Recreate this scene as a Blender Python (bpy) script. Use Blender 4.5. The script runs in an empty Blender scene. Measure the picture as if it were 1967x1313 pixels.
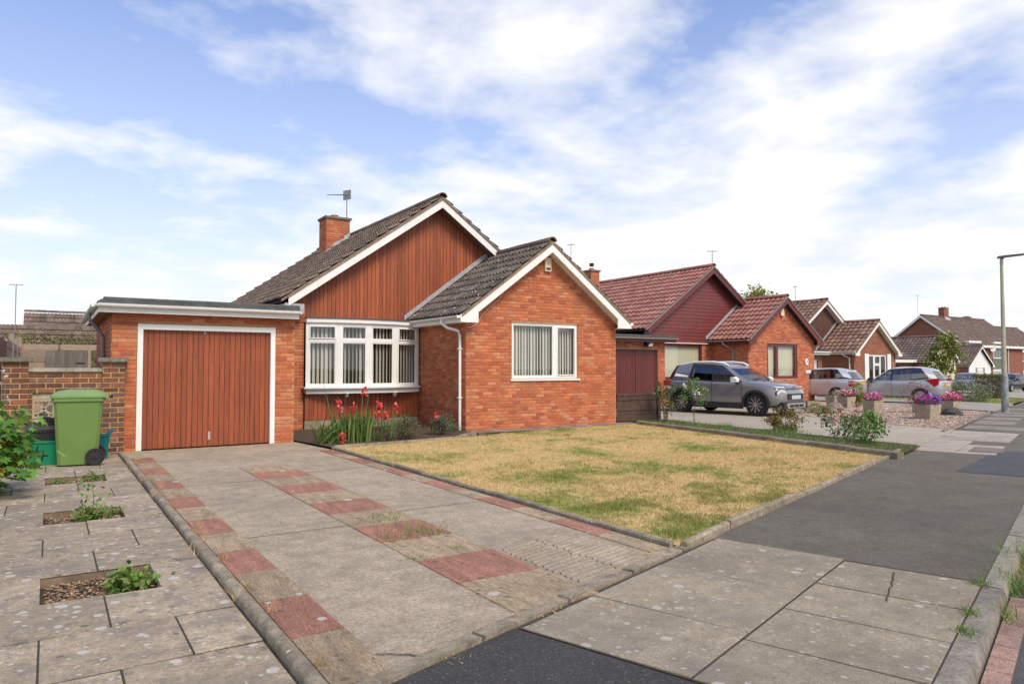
import bpy, bmesh, math, random
import numpy as np
from mathutils import Matrix, Vector
R = math.radians
random.seed(7)
rng = np.random.default_rng(7)
scene = bpy.context.scene
col = scene.collection

# ------------------------------------------------------------------ camera
CAM_H, FPX, PITCH, YAW = 1.42, 1356.3, 0.0366, 0.5792
cam_d = bpy.data.cameras.new('camera')
cam_d.sensor_width = 36.0
cam_d.lens = FPX / 1967.0 * 36.0
cam_d.clip_start = 0.05
cam_d.clip_end = 3000
cam = bpy.data.objects.new('camera', cam_d)
col.objects.link(cam)
cam.location = (0, 0, CAM_H)
cam.rotation_euler = (math.pi / 2 + PITCH, 0, -YAW)
scene.camera = cam
scene.view_settings.view_transform = 'Standard'
scene.view_settings.look = 'None'
scene.view_settings.exposure = 0.2
scene.view_settings.gamma = 1.0

# ------------------------------------------------------------------ light
SUN_EL, SUN_AZ = R(50), R(176)          # azimuth of the sun, clockwise from +Y
sun_vec = Vector((math.sin(SUN_AZ) * math.cos(SUN_EL), math.cos(SUN_AZ) * math.cos(SUN_EL), math.sin(SUN_EL)))
sun_d = bpy.data.lights.new('sun', 'SUN')
sun_d.energy = 3.2
sun_d.angle = R(24)
sun_d.color = (1.0, 0.85, 0.63)
sun = bpy.data.objects.new('sun', sun_d)
col.objects.link(sun)
sun.rotation_euler = (-sun_vec).to_track_quat('-Z', 'Y').to_euler()

world = bpy.data.worlds.new('World')
scene.world = world
world.use_nodes = True
wn = world.node_tree
wn.nodes.clear()
def N(nt, t, **kw):
    n = nt.nodes.new(t)
    for k, v in kw.items():
        if k == 'inp':
            for a, b in v.items():
                n.inputs[a].default_value = b
        else:
            setattr(n, k, v)
    return n
def math_node(nt, op, a, b=None, c=None, clamp=False):
    n = nt.nodes.new('ShaderNodeMath'); n.operation = op; n.use_clamp = clamp
    for i, v in enumerate((a, b, c)):
        if v is None: continue
        if isinstance(v, (int, float)): n.inputs[i].default_value = v
        else: nt.links.new(v, n.inputs[i])
    return n.outputs[0]
def mixc(nt, fac, a, b, blend='MIX'):
    n = nt.nodes.new('ShaderNodeMix'); n.data_type = 'RGBA'; n.blend_type = blend
    for idx, v in ((0, fac), (6, a), (7, b)):
        if isinstance(v, (int, float)): n.inputs[idx].default_value = v
        elif isinstance(v, tuple): n.inputs[idx].default_value = (v[0], v[1], v[2], 1)
        else: nt.links.new(v, n.inputs[idx])
    return n.outputs[2]
def ramp(nt, fac, stops, interp='LINEAR'):
    n = nt.nodes.new('ShaderNodeValToRGB'); n.color_ramp.interpolation = interp
    e = n.color_ramp.elements
    while len(e) > 1: e.remove(e[-1])
    for i, (p, c) in enumerate(stops):
        if i == 0: e[0].position = p; el = e[0]
        else: el = e.new(p)
        el.color = (c[0], c[1], c[2], 1) if isinstance(c, tuple) else (c, c, c, 1)
    nt.links.new(fac, n.inputs[0])
    return n.outputs[0]
# sky: physical sky with a layer of broken cloud spread over the whole dome
sky = N(wn, 'ShaderNodeTexSky', sky_type='NISHITA', sun_disc=False, sun_elevation=SUN_EL, sun_rotation=SUN_AZ)
sky.air_density = 1.0; sky.dust_density = 0.6; sky.ozone_density = 2.5
tc = N(wn, 'ShaderNodeTexCoord')
sep = N(wn, 'ShaderNodeSeparateXYZ'); wn.links.new(tc.outputs['Generated'], sep.inputs[0])
zc = math_node(wn, 'MAXIMUM', sep.outputs[2], 0.0)
den = math_node(wn, 'ADD', zc, 0.16)
comb = N(wn, 'ShaderNodeCombineXYZ')
wn.links.new(math_node(wn, 'DIVIDE', sep.outputs[0], den), comb.inputs[0])
wn.links.new(math_node(wn, 'DIVIDE', sep.outputs[1], den), comb.inputs[1])
def wnoise(scale, detail, rough, off, dist=0.0):
    mp = N(wn, 'ShaderNodeMapping'); mp.inputs['Location'].default_value = off
    wn.links.new(comb.outputs[0], mp.inputs[0])
    n = N(wn, 'ShaderNodeTexNoise'); n.inputs['Scale'].default_value = scale
    n.inputs['Detail'].default_value = detail; n.inputs['Roughness'].default_value = rough
    n.inputs['Distortion'].default_value = dist
    wn.links.new(mp.outputs[0], n.inputs['Vector'])
    return n.outputs[0]
big = wnoise(0.5, 3, 0.5, (2.963, 12.319, 0))
fine = wnoise(1.9, 9, 0.56, (3.394, 14.250, 0), 0.1)
cl = math_node(wn, 'ADD', math_node(wn, 'MULTIPLY', big, 0.62), math_node(wn, 'MULTIPLY', fine, 0.62))
low = math_node(wn, 'MULTIPLY', math_node(wn, 'POWER', math_node(wn, 'SUBTRACT', 1.0, zc), 4.0), 0.20)
cl = math_node(wn, 'ADD', cl, low)
cmask = ramp(wn, cl, [(0.59, 0.0), (0.655, 0.5), (0.75, 1.0)])
shade = ramp(wn, fine, [(0.35, (0.80, 0.84, 0.90)), (0.65, (1.0, 1.0, 1.0))])
SKY_S = 0.112
skyc = mixc(wn, 1.0, sky.outputs[0], (0.92, 1.22, 1.70), 'MULTIPLY')
cloudc = mixc(wn, 1.0, shade, (8.8, 8.65, 8.5), 'MULTIPLY')
haze_f = ramp(wn, zc, [(0.0, 0.95), (0.10, 0.78), (0.26, 0.42), (0.55, 0.05)])
skyh = mixc(wn, haze_f, skyc, (7.7, 7.75, 7.85))
skymix = mixc(wn, cmask, skyh, cloudc)
bg = N(wn, 'ShaderNodeBackground'); bg.inputs[1].default_value = SKY_S
wn.links.new(skymix, bg.inputs[0])
wo = N(wn, 'ShaderNodeOutputWorld'); wn.links.new(bg.outputs[0], wo.inputs[0])

# ------------------------------------------------------------------ pixel helpers (photo 1967 x 1313)
_cy, _sy, _cp, _sp = math.cos(YAW), math.sin(YAW), math.cos(PITCH), math.sin(PITCH)
def ray(px, py):
    r = (px - 983.5) / FPX; u = (656.5 - py) / FPX
    fw = _cp - u * _sp; up = _sp + u * _cp
    return (r * _cy + fw * _sy, -r * _sy + fw * _cy, up)
def G(px, py, z=0.0):
    x, y, d = ray(px, py); t = (z - CAM_H) / d
    return Vector((x * t, y * t, z))
def PY(px, py, Y):
    x, y, d = ray(px, py); t = Y / y
    return Vector((x * t, Y, CAM_H + d * t))
def gz(x):
    return -0.0125 * max(0.0, x - 24.0)

# ------------------------------------------------------------------ materials
_mats = {}
def pos_noise(nt, scale, detail=4, rough=0.6, stretch=None, dist=0.0):
    g = nt.nodes.new('ShaderNodeNewGeometry')
    v = g.outputs['Position']
    if stretch:
        m = nt.nodes.new('ShaderNodeMapping'); m.inputs['Scale'].default_value = stretch
        nt.links.new(v, m.inputs[0]); v = m.outputs[0]
    n = nt.nodes.new('ShaderNodeTexNoise')
    n.inputs['Scale'].default_value = scale; n.inputs['Detail'].default_value = detail
    n.inputs['Roughness'].default_value = rough; n.inputs['Distortion'].default_value = dist
    nt.links.new(v, n.inputs['Vector'])
    return n.outputs[0]
def spots(nt, scale, size, jitter_noise=6.0, keep=1.0):
    """mask of round blotches: voronoi cells, radius varies by cell"""
    g = nt.nodes.new('ShaderNodeNewGeometry')
    mv = nt.nodes.new('ShaderNodeMix'); mv.data_type = 'VECTOR'; mv.inputs[0].default_value = 0.02
    nz = nt.nodes.new('ShaderNodeTexNoise'); nz.inputs['Scale'].default_value = jitter_noise * 4
    nt.links.new(g.outputs['Position'], nz.inputs['Vector'])
    nt.links.new(g.outputs['Position'], mv.inputs[4]); nt.links.new(nz.outputs['Color'], mv.inputs[5])
    vo = nt.nodes.new('ShaderNodeTexVoronoi'); vo.inputs['Scale'].default_value = scale
    nt.links.new(mv.outputs[1], vo.inputs['Vector'])
    sp = nt.nodes.new('ShaderNodeSeparateColor'); nt.links.new(vo.outputs['Color'], sp.inputs[0])
    rad = math_node(nt, 'MULTIPLY', math_node(nt, 'POWER', sp.outputs[0], 2.5), size)
    m = math_node(nt, 'LESS_THAN', vo.outputs['Distance'], rad)
    k = math_node(nt, 'LESS_THAN', sp.outputs[1], keep)
    return math_node(nt, 'MULTIPLY', m, k)
def mat(name, base, rough=0.75, var=0.0, noise=None, palette=None, bump=None, marks=(), metal=0.0, spec=0.5,
        coat=0.0, stretch=None, bumpstretch=None, mixes=(), trans=0.0, emit=None, alpha_noise=None):
    """base colour (or palette picked per piece), broken up by noise, with blotches and relief"""
    if name in _mats: return _mats[name]
    m = bpy.data.materials.new(name); m.use_nodes = True
    nt = m.node_tree; bs = nt.nodes['Principled BSDF']
    c = (base[0], base[1], base[2])
    need_rnd = palette or var
    out = None
    if need_rnd:
        oi = nt.nodes.new('ShaderNodeObjectInfo'); at = nt.nodes.new('ShaderNodeAttribute'); at.attribute_name = 'rnd'
        rnd = math_node(nt, 'FRACT', math_node(nt, 'ADD', oi.outputs['Random'], at.outputs['Fac']))
    if palette:
        k = len(palette)
        out = ramp(nt, rnd, [(i / k, p) for i, p in enumerate(palette)], 'CONSTANT')
    else:
        rg = nt.nodes.new('ShaderNodeRGB'); rg.outputs[0].default_value = (*c, 1); out = rg.outputs[0]
    if var:
        r2 = math_node(nt, 'FRACT', math_node(nt, 'MULTIPLY', rnd, 7.31))
        f = math_node(nt, 'ADD', math_node(nt, 'MULTIPLY', r2, 2 * var), 1 - var)
        cc = nt.nodes.new('ShaderNodeCombineXYZ')
        for i in range(3): nt.links.new(f, cc.inputs[i])
        out = mixc(nt, 1.0, out, cc.outputs[0], 'MULTIPLY')
    if noise:
        for sc, am in ([noise] if isinstance(noise[0], (int, float)) else noise):
            nn = pos_noise(nt, sc, 5, 0.65, stretch)
            f = ramp(nt, nn, [(0.35, 1 - am), (0.65, 1 + am)])
            out = mixc(nt, 1.0, out, f, 'MULTIPLY')
    for (sc, lo, hi, colr) in mixes:
        nn = pos_noise(nt, sc, 6, 0.65)
        f = ramp(nt, nn, [(lo, 0.0), (hi, 1.0)])
        out = mixc(nt, f, out, colr)
    for (sc, size, keep, colr, am) in marks:
        mk = spots(nt, sc, size, keep=keep)
        out = mixc(nt, math_node(nt, 'MULTIPLY', mk, am), out, colr)
    nt.links.new(out, bs.inputs['Base Color'])
    bs.inputs['Roughness'].default_value = rough
    bs.inputs['Metallic'].default_value = metal
    bs.inputs['Specular IOR Level'].default_value = spec
    if coat:
        bs.inputs['Coat Weight'].default_value = coat; bs.inputs['Coat Roughness'].default_value = 0.06
    if bump:
        h = None
        for sc, st in ([bump] if isinstance(bump[0], (int, float)) else bump):
            nn = math_node(nt, 'MULTIPLY', pos_noise(nt, sc, 5, 0.6, bumpstretch), st)
            h = nn if h is None else math_node(nt, 'ADD', h, nn)
        b = nt.nodes.new('ShaderNodeBump'); b.inputs['Strength'].default_value = 1.0; b.inputs['Distance'].default_value = 0.02
        nt.links.new(h, b.inputs['Height']); nt.links.new(b.outputs[0], bs.inputs['Normal'])
    if trans:
        tr = nt.nodes.new('ShaderNodeBsdfTranslucent'); nt.links.new(out, tr.inputs[0])
        ms = nt.nodes.new('ShaderNodeMixShader'); ms.inputs[0].default_value = trans
        nt.links.new(bs.outputs[0], ms.inputs[1]); nt.links.new(tr.outputs[0], ms.inputs[2])
        nt.links.new(ms.outputs[0], nt.nodes['Material Output'].inputs[0])
    _mats[name] = m
    return m
def glass_mat(name, tint=(0.95, 0.97, 0.96), clear=0.97, f0=0.11):
    if name in _mats: return _mats[name]
    m = bpy.data.materials.new(name); m.use_nodes = True; nt = m.node_tree; nt.nodes.clear()
    t = N(nt, 'ShaderNodeBsdfTransparent'); t.inputs[0].default_value = (*[x * clear for x in tint], 1)
    g = N(nt, 'ShaderNodeBsdfGlossy'); g.inputs['Roughness'].default_value = 0.02
    ge = N(nt, 'ShaderNodeNewGeometry'); dp = N(nt, 'ShaderNodeVectorMath', operation='DOT_PRODUCT')
    nt.links.new(ge.outputs['Normal'], dp.inputs[0]); nt.links.new(ge.outputs['Incoming'], dp.inputs[1])
    om = math_node(nt, 'SUBTRACT', 1.0, math_node(nt, 'ABSOLUTE', dp.outputs['Value']))
    ms = N(nt, 'ShaderNodeMixShader')                      # Schlick reflectance of a double-surfaced pane
    f2 = math_node(nt, 'ADD', math_node(nt, 'MULTIPLY', math_node(nt, 'POWER', om, 5.0), 0.9), f0, clamp=True)
    nt.links.new(f2, ms.inputs[0]); nt.links.new(t.outputs[0], ms.inputs[1]); nt.links.new(g.outputs[0], ms.inputs[2])
    o = N(nt, 'ShaderNodeOutputMaterial'); nt.links.new(ms.outputs[0], o.inputs[0])
    _mats[name] = m
    return m

# ------------------------------------------------------------------ mesh builder
class MB:
    def __init__(s): s.v = []; s.f = []; s.r = []
    def add(s, vs, fs, rnd=0.0, M=None):
        o = len(s.v)
        if M is not None: vs = [M @ Vector(p) for p in vs]
        s.v.extend([tuple(p) for p in vs])
        for f in fs: s.f.append(tuple(i + o for i in f)); s.r.append(rnd)
        return s
    def box(s, x0, x1, y0, y1, z0, z1, rnd=0.0, M=None):
        v = [(x0, y0, z0), (x1, y0, z0), (x1, y1, z0), (x0, y1, z0), (x0, y0, z1), (x1, y0, z1), (x1, y1, z1), (x0, y1, z1)]
        f = [(0, 3, 2, 1), (4, 5, 6, 7), (0, 1, 5, 4), (1, 2, 6, 5), (2, 3, 7, 6), (3, 0, 4, 7)]
        return s.add(v, f, rnd, M)
    def prism(s, poly, d0, d1, axis='y', rnd=0.0, M=None):
        """poly: 2D points; axis y -> (x,z) extruded along y; axis z -> (x,y) extruded in z; axis x -> (y,z)"""
        n = len(poly)
        def P(p, d):
            return (p[0], d, p[1]) if axis == 'y' else ((p[0], p[1], d) if axis == 'z' else (d, p[0], p[1]))
        v = [P(p, d0) for p in poly] + [P(p, d1) for p in poly]
        f = [tuple(range(n)), tuple(range(2 * n - 1, n - 1, -1))]
        for i in range(n):
            j = (i + 1) % n
            f.append((i, i + n, j + n, j))
        o = len(s.v); s.add(v, f, rnd, M)
        return s
    def tube(s, path, rad, n=8, rnd=0.0, caps=True, M=None):
        path = [Vector(p) for p in path]
        rads = rad if isinstance(rad, (list, tuple)) else [rad] * len(path)
        vs = []; fs = []
        for i, p in enumerate(path):
            a = path[max(0, i - 1)]; b = path[min(len(path) - 1, i + 1)]
            d = (b - a).normalized()
            u = d.orthogonal().normalized() if abs(d.z) < 0.95 else Vector((1, 0, 0))
            if abs(d.z) < 0.95: u = Vector((-d.y, d.x, 0)).normalized()
            w = d.cross(u).normalized()
            for k in range(n):
                t = 2 * math.pi * k / n
                vs.append(p + (u * math.cos(t) + w * math.sin(t)) * rads[i])
        for i in range(len(path) - 1):
            for k in range(n):
                a = i * n + k; b = i * n + (k + 1) % n
                fs.append((a, b, b + n, a + n))
        if caps:
            fs.append(tuple(range(n - 1, -1, -1))); fs.append(tuple(range((len(path) - 1) * n, len(path) * n)))
        return s.add(vs, fs, rnd, M)
    def lathe(s, prof, n=24, rnd=0.0, M=None):
        """prof: (radius, height) about local z"""
        vs = []; fs = []
        for r, h in prof:
            for k in range(n):
                t = 2 * math.pi * k / n
                vs.append((r * math.cos(t), r * math.sin(t), h))
        for i in range(len(prof) - 1):
            for k in range(n):
                a = i * n + k; b = i * n + (k + 1) % n
                fs.append((a, b, b + n, a + n))
        fs.append(tuple(range(n - 1, -1, -1))); fs.append(tuple(range((len(prof) - 1) * n, len(prof) * n)))
        return s.add(vs, fs, rnd, M)
    def mesh(s, name):
        me = bpy.data.meshes.new(name)
        me.from_pydata(s.v, [], s.f)
        if any(s.r):
            a = me.attributes.new('rnd', 'FLOAT', 'FACE'); a.data.foreach_set('value', s.r)
        me.update()
        return me
    def build(s, name, m, parent=None, smooth=None, label=None, kind=None, fixn=True, **kw):
        me = s.mesh(name)
        if fixn:
            bm = bmesh.new(); bm.from_mesh(me); bmesh.ops.recalc_face_normals(bm, faces=bm.faces); bm.to_mesh(me); bm.free()
        if smooth is not None:
            me.shade_smooth(); me.set_sharp_from_angle(angle=R(smooth))
        return obj(name, me, m, parent, label=label, kind=kind, **kw)
def obj(name, me, m, parent=None, label=None, kind=None, cat=None, group=None):
    o = bpy.data.objects.new(name, me); col.objects.link(o)
    if me is not None and m is not None and len(me.materials) == 0: me.materials.append(m)
    if parent is not None: o.parent = parent
    tag(o, label, cat, group, kind)
    return o
def tag(o, label=None, cat=None, group=None, kind=None):
    if label: o['label'] = label
    if cat: o['category'] = cat
    if group: o['group'] = group
    if kind: o['kind'] = kind
    return o
def thing(name, label, cat, loc=(0, 0, 0), rz=0.0, group=None):
    o = bpy.data.objects.new(name, None); col.objects.link(o)
    o.location = loc; o.rotation_euler = (0, 0, rz); o.empty_display_size = 0.2
    return tag(o, label, cat, group)
def copy_tree(o, parent=None):
    c = o.copy(); col.objects.link(c)
    if parent is not None: c.parent = parent
    for ch in list(o.children): copy_tree(ch, c)
    return c
# ------------------------------------------------------------------ material library
BRICK = mat('orange_brick', (0.5, 0.15, 0.06), 0.85, var=0.11, noise=[(9, 0.12), (60, 0.14)], bump=(120, 0.12),
            palette=[(0.47, 0.125, 0.055), (0.50, 0.15, 0.065), (0.42, 0.105, 0.05), (0.53, 0.18, 0.08), (0.46, 0.14, 0.06), (0.52, 0.22, 0.12), (0.38, 0.10, 0.055), (0.50, 0.16, 0.07), (0.45, 0.13, 0.06)],
            mixes=[(1.1, 0.52, 0.76, (0.46, 0.21, 0.09)), (0.55, 0.56, 0.72, (0.36, 0.13, 0.065))])
MORTAR = mat('sandy_mortar', (0.46, 0.24, 0.11), 0.95, noise=[(25, 0.2), (3, 0.12)], bump=(150, 0.1))
BRICK2 = mat('neighbour_brick', (0.47, 0.14, 0.07), 0.85, var=0.15, noise=[(9, 0.12), (50, 0.12)], bump=(100, 0.1),
             palette=[(0.46, 0.12, 0.06), (0.50, 0.16, 0.08), (0.42, 0.11, 0.055), (0.52, 0.20, 0.10), (0.47, 0.14, 0.07)])
DBRICK = mat('dark_brick', (0.2, 0.06, 0.04), 0.85, var=0.25, noise=[(12, 0.25), (70, 0.2)], bump=(120, 0.15),
             palette=[(0.14, 0.06, 0.042), (0.19, 0.072, 0.045), (0.12, 0.06, 0.05), (0.24, 0.09, 0.05), (0.15, 0.058, 0.038), (0.19, 0.105, 0.08)])
YMORTAR = mat('yellow_mortar', (0.47, 0.31, 0.13), 0.95, noise=[(30, 0.22), (4, 0.18)], bump=(90, 0.25))
def brick_texture(name, colors, mortar, sx=0.225, sz=0.075, axis='xz'):
    """far walls where single bricks are under ten pixels"""
    if name in _mats: return _mats[name]
    m = bpy.data.materials.new(name); m.use_nodes = True; nt = m.node_tree; bs = nt.nodes['Principled BSDF']
    g = nt.nodes.new('ShaderNodeNewGeometry'); s = nt.nodes.new('ShaderNodeSeparateXYZ'); nt.links.new(g.outputs['Position'], s.inputs[0])
    c = nt.nodes.new('ShaderNodeCombineXYZ')
    nt.links.new(math_node(nt, 'ADD', s.outputs[0], s.outputs[1]), c.inputs[0]); nt.links.new(s.outputs[2], c.inputs[1])
    b = nt.nodes.new('ShaderNodeTexBrick'); b.inputs['Scale'].default_value = 1.0
    b.inputs['Brick Width'].default_value = sx; b.inputs['Row Height'].default_value = sz; b.inputs['Mortar Size'].default_value = 0.007
    b.inputs['Color1'].default_value = (*colors[0], 1); b.inputs['Color2'].default_value = (*colors[1], 1); b.inputs['Mortar'].default_value = (*mortar, 1)
    nt.links.new(c.outputs[0], b.inputs['Vector'])
    nn = ramp(nt, pos_noise(nt, 2.0), [(0.3, 0.85), (0.7, 1.12)])
    nt.links.new(mixc(nt, 1.0, b.outputs[0], nn, 'MULTIPLY'), bs.inputs['Base Color']); bs.inputs['Roughness'].default_value = 0.9
    _mats[name] = m
    return m
FARBRICK = brick_texture('far_brick', [(0.29, 0.085, 0.05), (0.21, 0.062, 0.04)], (0.30, 0.19, 0.13))
TILE1 = mat('weathered_tile', (0.14, 0.105, 0.08), 0.9, var=0.28, noise=[(5, 0.2), (40, 0.3)], bump=(90, 0.25), palette=[(0.135, 0.10, 0.075), (0.15, 0.11, 0.085), (0.12, 0.095, 0.075), (0.165, 0.12, 0.09)],
            mixes=[(7, 0.60, 0.72, (0.22, 0.18, 0.12))], marks=[(14, 0.35, 0.35, (0.42, 0.40, 0.34), 0.7)])
TILE1D = mat('dark_weathered_tile', (0.10, 0.09, 0.08), 0.9, var=0.3, noise=[(5, 0.25), (40, 0.35)], bump=(90, 0.25), palette=[(0.10, 0.085, 0.07), (0.12, 0.10, 0.085), (0.085, 0.075, 0.068)],
             mixes=[(6, 0.58, 0.7, (0.19, 0.16, 0.13))], marks=[(11, 0.4, 0.5, (0.5, 0.49, 0.45), 0.8)])
TILE2 = mat('red_tile', (0.30, 0.095, 0.075), 0.8, var=0.14, noise=[(6, 0.12), (40, 0.1)], bump=(80, 0.1), palette=[(0.30, 0.125, 0.10), (0.33, 0.145, 0.115), (0.27, 0.115, 0.095), (0.31, 0.15, 0.12)])
TILE3 = mat('brown_tile', (0.20, 0.12, 0.085), 0.85, var=0.22, noise=[(6, 0.2), (40, 0.15)], bump=(80, 0.1), palette=[(0.22, 0.13, 0.09), (0.17, 0.10, 0.075), (0.25, 0.155, 0.11), (0.20, 0.11, 0.085)])
TILE4 = mat('greybrown_tile', (0.14, 0.10, 0.085), 0.88, var=0.2, noise=[(5, 0.2), (40, 0.15)], palette=[(0.15, 0.105, 0.085), (0.12, 0.09, 0.08), (0.17, 0.12, 0.10)])
VERGE = mat('verge_mortar', (0.24, 0.18, 0.12), 0.95, noise=[(8, 0.3), (45, 0.3)], bump=(60, 0.5))
FELT = mat('roof_felt', (0.085, 0.09, 0.085), 0.92, noise=[(6, 0.25), (80, 0.25)], bump=(70, 0.3))
LEAD = mat('lead_flashing', (0.42, 0.43, 0.44), 0.5, noise=(8, 0.15), metal=0.3)
WHITE = mat('white_paint', (0.80, 0.80, 0.78), 0.35, noise=[(1.5, 0.04), (12, 0.03)])
WHITED = mat('white_paint_weathered', (0.72, 0.72, 0.69), 0.5, noise=[(2, 0.08), (20, 0.06)])
WOOD = mat('redbrown_board', (0.32, 0.08, 0.027), 0.55, var=0.2, noise=[(1.2, 0.14), (4, 0.2), (30, 0.18)], stretch=(9, 9, 0.5), bump=(40, 0.06), bumpstretch=(6, 6, 0.4))
WOODD = mat('garage_board', (0.285, 0.07, 0.025), 0.5, var=0.14, noise=[(1.0, 0.12), (4, 0.16), (30, 0.18)], stretch=(9, 9, 0.5), bump=(40, 0.06), bumpstretch=(6, 6, 0.4),
            mixes=[(2.2, 0.62, 0.85, (0.19, 0.05, 0.03))])
DARK = mat('dark_gap', (0.03, 0.018, 0.014), 0.9)
MAROON = mat('maroon_paint', (0.125, 0.028, 0.024), 0.42, var=0.10, noise=[(4, 0.1), (30, 0.08)])
MAROON2 = mat('maroon_board', (0.165, 0.035, 0.033), 0.4, var=0.08, noise=[(3, 0.1)], mixes=[(2.5, 0.62, 0.8, (0.21, 0.06, 0.055))])
BROWNW = mat('brown_stained_wood', (0.10, 0.042, 0.028), 0.6, var=0.15, noise=[(8, 0.2)], stretch=(8, 8, 0.6))
BLACKP = mat('black_plastic', (0.018, 0.018, 0.02), 0.45, noise=(10, 0.15))
GREYP = mat('grey_plastic', (0.28, 0.28, 0.28), 0.45)
BLIND = mat('blind_fabric', (0.62, 0.60, 0.54), 0.85, var=0.06)
BLINDG = mat('cream_blind', (0.60, 0.57, 0.42), 0.85, noise=(1.2, 0.05), stretch=(14, 14, 0.3))
GLASS = glass_mat('window_glass')
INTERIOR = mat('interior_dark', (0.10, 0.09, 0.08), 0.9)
CONC = mat('drive_concrete', (0.375, 0.312, 0.228), 0.92, noise=[(0.8, 0.14), (6, 0.16), (34, 0.2), (110, 0.3)], bump=[(160, 0.5), (30, 0.15)], mixes=[(1.1, 0.55, 0.72, (0.29, 0.25, 0.19)), (3.3, 0.62, 0.78, (0.45, 0.385, 0.29))],
           marks=[(2.4, 0.16, 0.25, (0.52, 0.50, 0.46), 0.8), (5, 0.16, 0.35, (0.15, 0.13, 0.11), 0.6)])
def paver(name, c, c2):
    return mat(name, c, 0.9, var=0.12, noise=[(5, 0.24), (60, 0.4)], bump=[(50, 1.0), (220, 0.2)], bumpstretch=(3.2, 0.25, 1), stretch=(2.5, 0.4, 1),
               mixes=[(3.5, 0.5, 0.75, c2)], marks=[(6, 0.30, 0.5, (0.60, 0.57, 0.52), 0.85), (14, 0.4, 0.5, (0.11, 0.09, 0.075), 0.6)])
PRED = paver('red_paver', (0.40, 0.19, 0.13), (0.31, 0.16, 0.115))
PBUFF = paver('buff_paver', (0.41, 0.315, 0.20), (0.29, 0.225, 0.15))
SLABL = mat('garden_slab', (0.345, 0.283, 0.20), 0.9, var=0.16, noise=[(2.2, 0.16), (12, 0.18), (40, 0.2), (110, 0.25)], bump=[(45, 0.5), (140, 0.3)], mixes=[(2.6, 0.48, 0.66, (0.235, 0.20, 0.16)), (7, 0.55, 0.68, (0.17, 0.15, 0.125))],
            marks=[(11, 0.40, 0.75, (0.56, 0.54, 0.49), 0.7), (26, 0.42, 0.7, (0.55, 0.53, 0.48), 0.65), (10, 0.25, 0.4, (0.08, 0.075, 0.07), 0.7)])
SLABP = mat('pavement_slab', (0.29, 0.246, 0.178), 0.9, var=0.12, noise=[(1.6, 0.15), (9, 0.14), (45, 0.18), (130, 0.3)], bump=[(170, 0.4)], mixes=[(1.4, 0.5, 0.8, (0.19, 0.17, 0.15))],
            marks=[(10, 0.36, 0.7, (0.54, 0.52, 0.47), 0.6), (24, 0.42, 0.6, (0.50, 0.48, 0.44), 0.6)])
SLABF = mat('pale_crossing_slab', (0.35, 0.305, 0.25), 0.9, var=0.12, noise=[(2, 0.15), (14, 0.14)], bump=(60, 0.3), mixes=[(1.8, 0.55, 0.75, (0.30, 0.27, 0.24))])
EDGE = mat('edging_stone', (0.29, 0.245, 0.18), 0.95, var=0.15, noise=[(6, 0.25), (50, 0.25)], bump=[(40, 0.6), (120, 0.3)], mixes=[(9, 0.5, 0.7, (0.15, 0.125, 0.09)), (4, 0.6, 0.75, (0.25, 0.22, 0.10))], marks=[(14, 0.25, 0.4, (0.55, 0.53, 0.47), 0.7)])
KERB = mat('kerb_stone', (0.235, 0.21, 0.175), 0.92, var=0.14, noise=[(3, 0.2), (14, 0.2), (50, 0.25)], bump=[(60, 0.4)], marks=[(9, 0.2, 0.3, (0.5, 0.48, 0.44), 0.6)])
ASPH = mat('pavement_asphalt', (0.162, 0.143, 0.112), 0.92, noise=[(0.4, 0.14), (2.5, 0.12), (9, 0.1), (60, 0.22), (150, 0.45)], bump=[(230, 0.9), (40, 0.15)], marks=[(3, 0.12, 0.2, (0.3, 0.28, 0.26), 0.7), (75, 0.5, 0.45, (0.27, 0.25, 0.22), 0.55)], mixes=[(0.9, 0.54, 0.72, (0.18, 0.16, 0.14))])
ASPHD = mat('fresh_asphalt', (0.078, 0.075, 0.070), 0.9, noise=[(2, 0.12), (70, 0.3), (150, 0.5)], bump=[(200, 1.2)], marks=[(80, 0.5, 0.5, (0.24, 0.235, 0.225), 0.8)])
ROADM = mat('road_asphalt', (0.12, 0.12, 0.122), 0.93, noise=[(1, 0.12), (10, 0.12), (170, 0.45)], bump=[(180, 1.0)])
SOIL = mat('bed_soil', (0.085, 0.058, 0.038), 0.97, noise=[(9, 0.3), (70, 0.4)], bump=[(40, 1.2), (120, 0.6)])
GROUNDM = mat('ground_earth', (0.14, 0.14, 0.06), 0.97, noise=[(0.6, 0.25), (8, 0.25)])
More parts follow.
